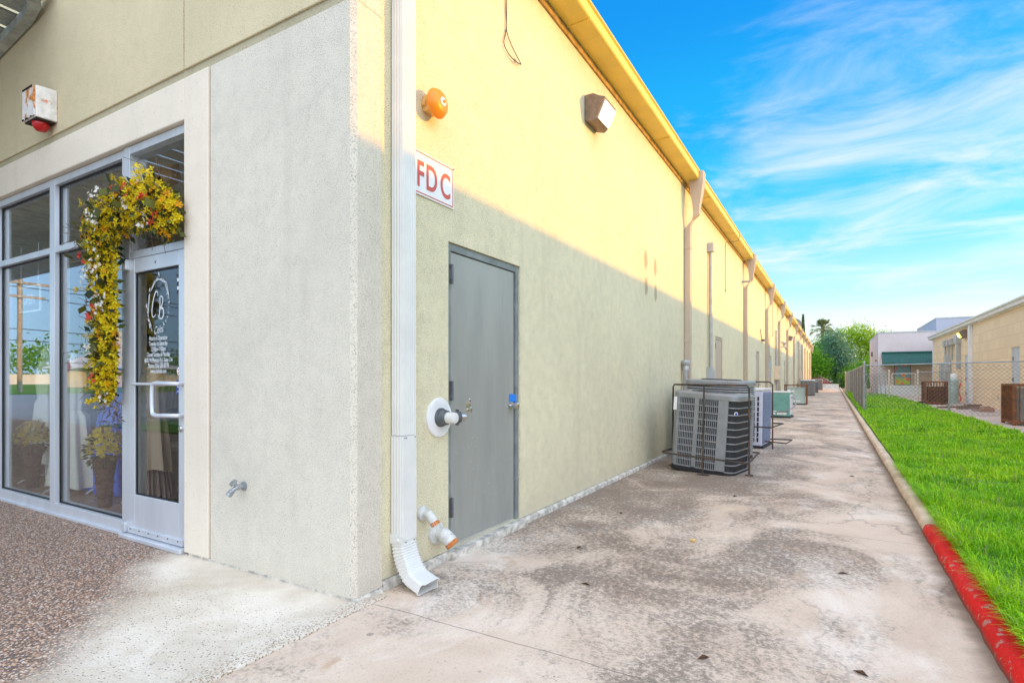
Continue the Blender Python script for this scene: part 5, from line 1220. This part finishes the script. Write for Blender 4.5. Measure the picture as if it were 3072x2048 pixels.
for y in (2.5, 24, 35, 45.2): rg.append([(5.40,y,3.735),(5.37,y,3.76),(5.36,y,3.85),(5.30,y,3.90),(5.30,y,3.95),(5.33,y,3.95),(5.42,y,3.94),(5.46,y,3.735)])
mb.loft(rg); mb.build('gutter', 'white_trim', K)
mb = MB(); mb.box(5.465, 5.548, 2.6, 45.1, 3.70, 3.733); mb.build('soffit', 'white_trim', K)
mb = MB(); mb.box(BX-.02, BX+.2, 44.45, 44.72, .03, 3.70); mb.build('corner_trim', 'white_trim', K)
mb = MB(); mb.box(BX-.14, BX-.002, 32.7, 33.0, .04, 3.70); mb.box(BX-.145, BX-.001, 32.68, 33.02, 2.9, 2.94); mb.build('downspout', 'white_trim', K, bevel=.01)
for a, b in kd:
    mb = MB(); mb.box(BX+.03, BX+.10, a, a+.05, .03, 2.36); mb.box(BX+.03, BX+.10, b-.05, b, .03, 2.36); mb.box(BX+.03, BX+.10, a+.051, b-.051, 2.31, 2.359); dr = mb.build('door', 'door_pale', K)
    mb = MB(); mb.box(BX+.05, BX+.09, a+.052, b-.052, .04, 2.308); mb.build('door_leaf', 'door_pale', dr)
    mb = MB(); mb.box(BX-.01, BX+.049, a+.10, a+.22, .98, 1.01); mb.lathe([(.035,0),(.03,.02)], (BX+.05, a+.12, 1.15), (-1,0,0), 10); mb.build('handle', 'dark_steel', dr)
    for z in (.5, 1.2, 1.95): mb = MB(); mb.box(BX+.02, BX+.06, b-.075, b-.045, z-.07, z+.07); mb.build('hinge', 'dark_steel', dr)
    mb = MB(); mb.box(BX+.047, BX+.0495, (a+b)/2-.05, (a+b)/2+.05, 1.72, 1.80); mb.build('door_plate', 'grey_box', dr)
mb = MB(); mb.box(BX-.012, BX-.001, 28.1, 28.25, .42, .56); mb.build('wall_vent', 'grey_box', K)
wall_pack(34.2, 3.38, 'lit yellow green wall lamp on the cream block building', 'green_lens', 'lamp_core', -1, BX, 1.4)
S = thing('electrical_panel', 'grey meter cabinets with three conduit risers on the block building', 'electric box', (BX, 38.6, .9), None)
mb = MB(); mb.box(BX-.25,BX,38.1,38.75,1.2,2.45); mb.build('cabinet', 'grey_box', S, bevel=.01); mb = MB(); mb.box(BX-.25,BX,39.6,40.3,1.1,2.1); mb.build('cabinet', 'grey_box', S, bevel=.01); mb = MB(); mb.box(BX-.22,BX,38.2,38.7,.9,1.17); mb.build('cabinet', 'grey_box', S, bevel=.01)
mb = MB()
for y in (37.3,38.3,39.3): mb.tube([(BX-.1,y,2.2),(BX-.1,y,3.0)], .05, 8)
mb.tube(spline([(BX-.1,39.4,2.1),(BX-.12,39.4,2.4),(BX-.12,39.0,2.5),(BX-.12,38.8,2.35)], 4), .04, 8); loose(mb, 'conduit', 'conduit', S)
for y in (37.3,38.3,39.3): mb = MB(); mb.box(BX-.2,BX,y-.2,y+.2,3.0,3.36); mb.build('weatherhead', 'conduit', S, bevel=.02)
S = thing('wire_trough', 'square grey box and tall duct beside the yellow green lamp', 'electric box', (BX, 35.9, 1.4)); mb = MB(); mb.box(BX-.22,BX,35.4,36.1,3.0,3.42); mb.build('box', 'grey_box', S, bevel=.01); mb = MB(); mb.box(BX-.16,BX,35.45,35.75,1.7,2.995); mb.build('duct', 'conduit', S)
S = thing('gas_meter', 'white gas meter on pipes under the tall duct', 'meter', (BX, 35.6, .5)); mb = MB(); mb.lathe([(.18,0),(.20,.08),(.20,.34),(.14,.42),(.04,.44)], (BX-.3,35.4,1.05), (0,0,1), 14); mb.build('meter_body', 'sign_white', S, smooth=True); mb = MB(); mb.tube([(BX-.3,35.4,.02),(BX-.3,35.4,1.05)], .03, 8); mb.tube([(BX-.3,35.6,.9),(BX-.1,35.9,.9),(BX-.1,35.9,.1)], .03, 8); mb.build('pipe', 'dark_steel', S)
S = thing('bollard', 'pale green concrete post beside the block building wall', 'bollard', (5.0, 33.6, .03)); mb = MB(); mb.lathe([(.17,0),(.17,1.13),(.13,1.18),(.02,1.2)], (5.0,33.6,.03), (0,0,1), 16); mb.build('column', 'ac_pale', S, smooth=True)
S = thing('red_hose', 'red hose hanging on the block building wall', 'hose', (BX-.15, 34.9, .1)); mb = MB(); mb.tube(spline([(BX-.1,34.9,1.0),(BX-.2,34.8,.6),(BX-.12,34.7,.2),(BX-.3,34.5,.06),(BX-.4,34.9,.06)], 5), .03, 6); mb.build('hose', 'stop_red', S)
# rusty cages with their condensers
def rusty_cage(x0, x1, y0, y1, h, n_, label, unit_label, solid=True):
    S = thing('condenser_cage', label, 'cage', ((x0+x1)/2, (y0+y1)/2, .035), 'rusty cages by the block building')
    mb = MB()
    for x, y in ((x0,y0),(x1,y0),(x0,y1),(x1,y1)): mb.bar((x,y,.035), (x,y,h), .07, .07)
    for z in (.12, h-.03):
        for a, b in (((x0,y0),(x1,y0)),((x1,y0),(x1,y1)),((x1,y1),(x0,y1)),((x0,y1),(x0,y0))): mb.bar((*a,z), (*b,z), .05, .06)
    mb.build('frame', 'rust_cage', S)
    mb = MB()
    for i in range(1, n_):
        t = i/n_
        for a, b in (((x0,y0),(x1,y0)),((x0,y0),(x0,y1)),((x1,y1),(x0,y1)),((x1,y0),(x1,y1))): mb.bar((a[0]+(b[0]-a[0])*t, a[1]+(b[1]-a[1])*t, .12), (a[0]+(b[0]-a[0])*t, a[1]+(b[1]-a[1])*t, h-.03), .022, .022)
    mb.build('bar', 'rust_cage', S)
    U = thing('condenser', unit_label, 'air conditioner', ((x0+x1)/2, (y0+y1)/2, .035), 'condensers inside rusty cages')
    q = rrect((x1-x0)-.16, (y1-y0)-.16, .08); cx_, cy_ = (x0+x1)/2, (y0+y1)/2; top = h-.30 if solid else h-.12
    mb = MB(); mb.loft([[(cx_+x, cy_+y, .04) for x, y in q], [(cx_+x, cy_+y, top) for x, y in q]]); mb.build('cabinet', 'rust_cage' if solid else 'ac_brown', U, smooth=True)
    mb = MB(); z = .10
    q2 = rrect((x1-x0)-.14, (y1-y0)-.14, .08)
    while z < top-.1: mb.loft([[(cx_+x, cy_+y, z) for x, y in q2], [(cx_+x, cy_+y, z+.018) for x, y in q2]], cap=False); z += .045
    mb.build('louvre_guard', 'ac_brown' if not solid else 'black_rust', U)
    mb = MB(); q3 = rrect((x1-x0)-.13, (y1-y0)-.13, .08); mb.loft([[(cx_+x, cy_+y, top) for x, y in q3], [(cx_+x, cy_+y, top+.05) for x, y in q3]]); mb.build('top_cap', 'black_rust' if solid else 'galv_white', U)
rusty_cage(3.66, 4.52, 31.6, 32.7, 1.10, 8, 'brown rusty cage with open bars behind the crossing fence', 'rusted dark condenser inside the cage behind the fence')
rusty_cage(3.98, 5.1, 18.6, 19.7, 1.10, 11, 'tall rusty barred cage at the right edge in front of the fence', 'taupe condenser inside the barred cage at the right edge', False)
def plank(a, b, w_, h_, label, mat='wood', name='plank', cat='plank'):
    mb = MB(); mb.bar(a, b, w_, h_); o = mb.build(name, mat, bevel=.004); tag(o, label, cat, 'scrap timber by the block building')
plank((3.65,28.0,.07),(5.2,29.6,.08),.14,.06,'long curved grey plank on the pad, nearest the lawn'); plank((4.2,27.3,.06),(5.0,28.4,.07),.20,.04,'broad dark board lying flat in the middle of the scrap'); plank((4.6,27.0,.09),(5.2,27.9,.13),.16,.04,'dark board tilted on the scrap heap near the wall'); plank((4.4,26.2,.05),(4.75,26.1,.05),.05,.03,'short dark stick between the scrap boards and the red block')
plank((3.35,32.2,.06),(3.62,31.6,.20),.30,.03,'orange brown board leaning on the brown rusty cage','brick'); plank((4.8,29.6,.12),(5.3,29.9,.12),.25,.05,'dark board lying at the foot of the downspout')
mb = MB(); mb.box(4.55,4.95,25.6,25.8,.037,.20); o = mb.build('brick', 'brick', bevel=.01); tag(o, 'worn reddish block lying on the concrete pad behind the fence', 'brick')

# ------------------------------------------------------------------ grey stucco building beyond
G = thing('stucco_building', 'lilac grey stucco building with green metal awning', 'building', (4, 47, 0))
mb = MB(); mb.box(2.72, 6.3, 47.0, 57.5, 0, 4.42); mb.build('wall', 'grey_stucco', G); mb = MB(); mb.box(6.35, 18, 49.5, 60, 0, 5.5); mb.build('upper_wall', 'grey_upper', G); mb = MB(); mb.box(2.70, 6.3, 46.98, 57.55, 4.421, 4.50); mb.box(6.33, 18.05, 49.48, 60.05, 5.501, 5.58); mb.build('parapet_cap', 'grey_box', G)
mb = MB(); mb.box(3.25, 5.8, 46.96, 46.998, .75, 2.30); mb.build('lower_wall', 'tan_wall', G); mb = MB(); mb.box(2.735, 6.0, 46.93, 46.959, .0, .749); mb.build('base_course', 'white_base', G)
aw = MB(); n_ = 22; x0, x1 = 2.95, 6.25
aw.loft([[(x0,46.99,3.02),(x1,46.99,3.02),(x1,46.0,2.28),(x0,46.0,2.28)], [(x0,46.99,2.97),(x1,46.99,2.97),(x1,46.02,2.23),(x0,46.02,2.23)]])
for i in range(n_+1): xx = x0+(x1-x0)*i/n_; aw.bar((xx,46.98,3.035),(xx,46.0,2.295), .03, .035)
aw.box(x0,x1,45.97,46.0,2.14,2.30); aw.box(x0,x1,46.9,46.998,3.02,3.10)
ao = aw.build('awning', 'awning', G); mb = MB(); mb.add([(x0-.02,46.99,3.0),(x0-.02,46.0,2.26),(x0-.02,46.0,2.14),(x0-.02,46.99,2.14)], [(0,1,2,3)]); mb.add([(x0-.05,46.99,3.0),(x0-.05,46.0,2.26),(x0-.05,46.0,2.14),(x0-.05,46.99,2.14)], [(0,1,2,3)]); mb.build('awning_end', 'white_trim', ao)
wd = MB(); 
for a in ((3.66,3.70,.76,2.2),(4.57,4.61,.76,2.2),(3.70,4.57,.76,.80),(3.70,4.57,2.16,2.2)): wd.box(a[0],a[1],46.92,46.955,a[2],a[3])
wo_ = wd.build('window', 'dark_steel', G); wd = MB(); wd.box(3.701,4.569,46.935,46.954,.801,2.159); po = wd.build('pane', 'mural', wo_); po['label'] = 'window printed with red and orange flowers'
mb = MB(); mb.box(2.60,2.718,53.0,53.5,3.0,3.35); mb.build('wall_light', 'bronze', G); mb = MB(); mb.tube([(2.6,48.5,2.55),(2.72,48.5,2.55)], .03, 6); mb.box(2.62,2.718,48.3,48.7,2.5,2.6); mb.build('bracket', 'bronze', G)
# low wall, hedge, red roofed house and trees at the end of the alley
mb = MB(); mb.box(-1.2,.55,81.6,81.9,-.05,.42); mb.box(-1.22,.57,81.57,81.93,.421,.50); o = mb.build('low_wall', 'foundation', bevel=.01); tag(o, 'low pale concrete wall closing the end of the alley', 'wall')
def crown_leaves(mb, blobs, n_, size, hollow=.45):
    vol = [b[3]*b[4]*b[5] for b in blobs]; tot = sum(v**.67 for v in vol)
    for b, v in zip(blobs, vol):
        k = int(n_*v**.67/tot)
        clumps = []
        for i in range(max(6, k//28)):
            d = rv().normalized()*random.uniform(hollow, 1)**.5; clumps.append(Vector((b[0]+d.x*b[3], b[1]+d.y*b[4], b[2]+d.z*b[5])))
        for i in range(k):
            c = random.choice(clumps); s_ = size*random.uniform(.6,1.4); p = c+rv(size*1.9)
            n1_ = rv().normalized(); u = n1_.orthogonal().normalized()*s_; v_ = n1_.cross(u).normalized()*s_*random.uniform(.35,.7)
            mb.add([p-u*.5, p+v_*.5, p+u*.5, p-v_*.5], [(0,1,2,3)])
def tree(x, y, z0, h, blobs, n_, size, mat, label, name='tree', group='trees beyond the alley', tr=.22):
    S = thing(name, label, 'tree', (x, y, z0), group)
    mb = MB(); pts = spline([(x,y,z0-.2),(x+.1,y,z0+h*.25),(x-.1,y+.1,z0+h*.5),(x,y,z0+h*.75)], 4)
    mb.sweep(pts, [(tr*math.cos(2*math.pi*i/9), tr*math.sin(2*math.pi*i/9)) for i in range(9)], scales=[1.25-.95*i/(len(pts)-1) for i in range(len(pts))])
    for i, b in enumerate(blobs):
        s0 = Vector(pts[min(len(pts)-2, 4+i % 6)]); e_ = Vector((b[0],b[1],b[2])); pp = spline([s0, s0.lerp(e_,.5)+Vector((0,0,.3)), e_], 4); mb.sweep(pp, [(tr*.5*math.cos(2*math.pi*k/6), tr*.5*math.sin(2*math.pi*k/6)) for k in range(6)], scales=[1-.8*k/(len(pp)-1) for k in range(len(pp))])
    mb.build('trunk', 'bark', S)
    mb = MB(); crown_leaves(mb, blobs, n_, size); mb.build('crown', mat, S); return S
GZ = -1.7
def bl(x, y, z, a, b, c): return (x, y, z, a, b, c)
tree(.2, 92, GZ, 8, [bl(-1.3,92,2.2,1.6,1.8,1.8), bl(-.6,92,4.0,1.5,1.6,1.5), bl(.0,92,5.6,1.3,1.3,1.4), bl(.9,92,4.2,1.5,1.5,1.5), bl(.6,92,2.4,1.9,1.6,1.6), bl(1.5,92,2.6,1.4,1.4,1.3), bl(-.2,92,7.0,.9,.9,.8)], 15000, .25, 'leaf_blue', 'dark blue green pine like tree in the middle of the far trees')
tree(3.5, 97, GZ, 9, [bl(1.8,97,7.3,1.5,1.6,1.3), bl(3.2,97,8.0,1.4,1.5,1.1), bl(4.6,97,7.0,1.5,1.6,1.2), bl(3.6,97,5.4,1.7,1.6,1.2), bl(5.3,97,4.6,1.6,1.5,1.6), bl(4.2,97,3.4,1.8,1.6,1.3), bl(6.2,97,6.4,1.2,1.2,1.2), bl(6.4,97,3.2,1.3,1.4,1.5)], 12500, .25, 'leaf_bright', 'sunlit yellow green tree at the right of the far trees')
tree(-2.8, 90, GZ, 5, [bl(-3.2,90,2.4,1.5,1.6,1.8), bl(-2.0,90,1.6,1.7,1.6,1.5), bl(-2.6,90,4.2,1.2,1.3,1.2), bl(-1.4,90,3.2,1.2,1.2,1.2)], 9000, .23, 'leaf_mid', 'bright green bushy tree behind the red roof')
tree(-1.2, 99, GZ, 8, [bl(-1.6,99,5.8,1.4,1.5,1.2), bl(-.4,99,6.8,1.2,1.2,.9), bl(-2.4,99,4.2,1.4,1.5,1.3)], 8000, .24, 'leaf_mid', 'light green tree rising behind the dark pine like tree')
tree(4.2, 89, GZ, 5, [bl(3.0,89,1.4,1.6,1.5,1.7), bl(4.6,89,1.8,1.7,1.5,2.0), bl(6.0,89,1.6,1.4,1.4,2.0), bl(1.9,89,.8,1.2,1.3,1.4)], 12000, .23, 'leaf_mid', 'leafy green tree low behind the alley fence')
S = thing('cypress', 'slim dark cypress spire beyond the roof edge', 'tree', (-4.6, 108, GZ)); mb = MB(); mb.tube([(-4.6,108,GZ),(-4.6,108,9)], .12, 7); mb.build('trunk', 'bark', S); mb = MB()
for i in range(2600):
    t = random.random(); r_ = .62*(1-t)**.7*min(1, t*6+.3)*random.uniform(.5,1.05); a = random.uniform(0,6.28); p = Vector((-4.6+r_*math.cos(a), 108+r_*math.sin(a), GZ+.4+13.4*t)); leafq(mb, p, Vector((math.cos(a)*.5,math.sin(a)*.5,1.0)), .34, .4)
mb.build('crown', 'cypress', S)
S = thing('palm_tree', 'tall fan palm above the far trees', 'tree', (-1.7, 112, GZ)); mb = MB(); mb.sweep(spline([(-1.7,112,GZ),(-1.6,112,4),(-1.75,112,9.6)], 5), [(.26*math.cos(2*math.pi*i/9), .26*math.sin(2*math.pi*i/9)) for i in range(9)]); mb.build('trunk', 'palm_bark', S)
fr = MB(); top = Vector((-1.75,112,9.9))
for i in range(34):
    el_ = R(random.uniform(-35, 88)); a = random.uniform(0,6.28); d = Vector((math.cos(a)*math.cos(el_), math.sin(a)*math.cos(el_), math.sin(el_))); L_ = random.uniform(.9,1.3)
    c = top+d*L_; c.z -= .12; side = d.cross(Vector((0,0,1))).normalized() if abs(d.z) < .98 else Vector((1,0,0)); upv = side.cross(d)
    fr.bar(top, c, .07, .05)
    for k in range(11):
        f_ = (k-5)/5*R(62); dd = (d*math.cos(f_)+side*math.sin(f_)).normalized(); ln = random.uniform(.9,1.3)
        w2 = upv.cross(dd).normalized()*.05; w3 = dd.cross(w2).normalized()*.05; m_ = c+dd*ln*.6; e_ = c+dd*ln; e_.z -= .25+.45*(1-max(0,d.z))
        fr.add([c, m_+w2, e_, m_-w2], [(0,1,2,3)]); fr.add([c, m_+w3, e_, m_-w3], [(0,1,2,3)])
fr.build('frond', 'leaf_palm', S)
S = thing('hedge', 'dark green bushes below the far red roof', 'bush', (-.2, 86.5, GZ)); mb = MB(); crown_leaves(mb, [bl(-.9,86.5,-.2,1.0,.8,.8), bl(.3,86.5,.1,.9,.8,1.0), bl(1.0,87,.2,.8,.8,1.0), bl(-.3,86.4,.0,.8,.8,.8)], 3600, .12); mb.build('foliage', 'leaf_dark', S)
H_ = thing('red_roof_house', 'low house with red shingle roof behind the hedge', 'house', (-4, 96, GZ))
mb = MB(); mb.box(-7.5,-.9,88.4,94,GZ,.45); mb.build('wall', 'tan_wall', H_)
mb = MB(); mb.loft([[(-8,88.0,.62),(-.3,88.0,.62),(-.3,94.4,.62),(-8,94.4,.62)], [(-6,90.5,2.35),(-3.0,90.5,2.35),(-3.0,91.6,2.35),(-6,91.6,2.35)]]); mb.build('roof', 'red_roof', H_)
mb = MB(); mb.box(-8.05,-.25,87.93,88.0,.42,.64); mb.box(-.29,-.22,88.0,94.4,.42,.64); mb.build('fascia', 'red_fascia', H_); mb = MB(); mb.bar((-.28,87.98,.66),(-3.0,90.48,2.40),.10,.06); mb.build('hip_cap', 'cream_box', H_)

# ------------------------------------------------------------------ the street behind the camera, seen in the shop glass
g = MB(); g.box(-16.5,-9.0,-6.5,-2.4,-.04,.03); struct(g.build('verge', 'turf'))
g = MB(); g.add([(-140,-120,-.035),(-55,-120,-.035),(-55,40,-.035),(-140,40,-.035)], [(0,1,2,3)]); struct(g.build('far_lawn', 'turf'))
S = thing('utility_pole', 'wooden utility pole with crossarms reflected in the left window', 'utility pole', (-62, -15.5, 0)); mb = MB(); mb.tube([(-62,-15.5,0),(-62,-15.5,10.2)], .19, 10); mb.build('pole', 'pole_wood', S); mb = MB(); mb.bar((-61.6,-17.6,9.6),(-61.6,-13.4,9.6),.2,.2); mb.bar((-61.6,-17.2,8.4),(-61.6,-13.8,8.4),.2,.2); mb.build('crossarm', 'pole_wood', S); mb = MB()
for z in (9.7, 9.3, 8.4, 5.6, 4.6): mb.tube(spline([(-62,-15.5,z),(-60,-45,z-.9),(-58,-75,z)], 5), .035, 4); mb.tube(spline([(-62,-15.5,z),(-64,15,z-.9),(-66,45,z)], 5), .035, 4)
mb.build('power_line', 'wire', S)
S = thing('tent_pavilion', 'white peaked pavilion roof with a spire reflected in the shop window', 'pavilion', (-86, -38, 0)); mb = MB(); O = (-92,-36.5,0)
mb.lathe([(9,2.6),(6,3.6),(3,5.2),(1.4,6.6),(1.2,6.6),(1.1,7.8),(.3,8.2),(.04,10.2)], O, (0,0,1), 8); mb.build('roof', 'white_roof', S); mb = MB(); mb.lathe([(6.5,0),(6.5,2.6)], O, (0,0,1), 8); mb.build('wall', 'white_base', S)
S = thing('red_road_sign', 'red road sign on a dark post reflected in the left window', 'sign', (-38, -9.6, 0)); mb = MB(); mb.tube([(-38,-9.6,0),(-38,-9.6,1.7)], .06, 6); mb.build('post', 'dark_steel', S); mb = MB(); mb.lathe([(.45,0),(.45,.03)], (-38,-9.6,1.9), (1,.3,0), 8); mb.build('sign_face', 'stop_red', S)
mb = MB(); mb.box(-141,-140.5,-120,60,0,2.0); o = mb.build('boundary_wall', 'white_base'); tag(o, 'long pale boundary wall across the street, reflected in the glass', 'wall')
S = MB(); random.seed(5)
crown_leaves(S, [bl(-158+random.uniform(-6,6), -130+6.5*i, random.uniform(3,4.5), 6, 5, random.uniform(3.5,5)) for i in range(32)], 16000, .9)
o = S.build('far_trees', 'leaf_mid'); o['kind'] = 'stuff'; o['label'] = 'far row of green trees across the street seen in the glass'; o['category'] = 'trees'
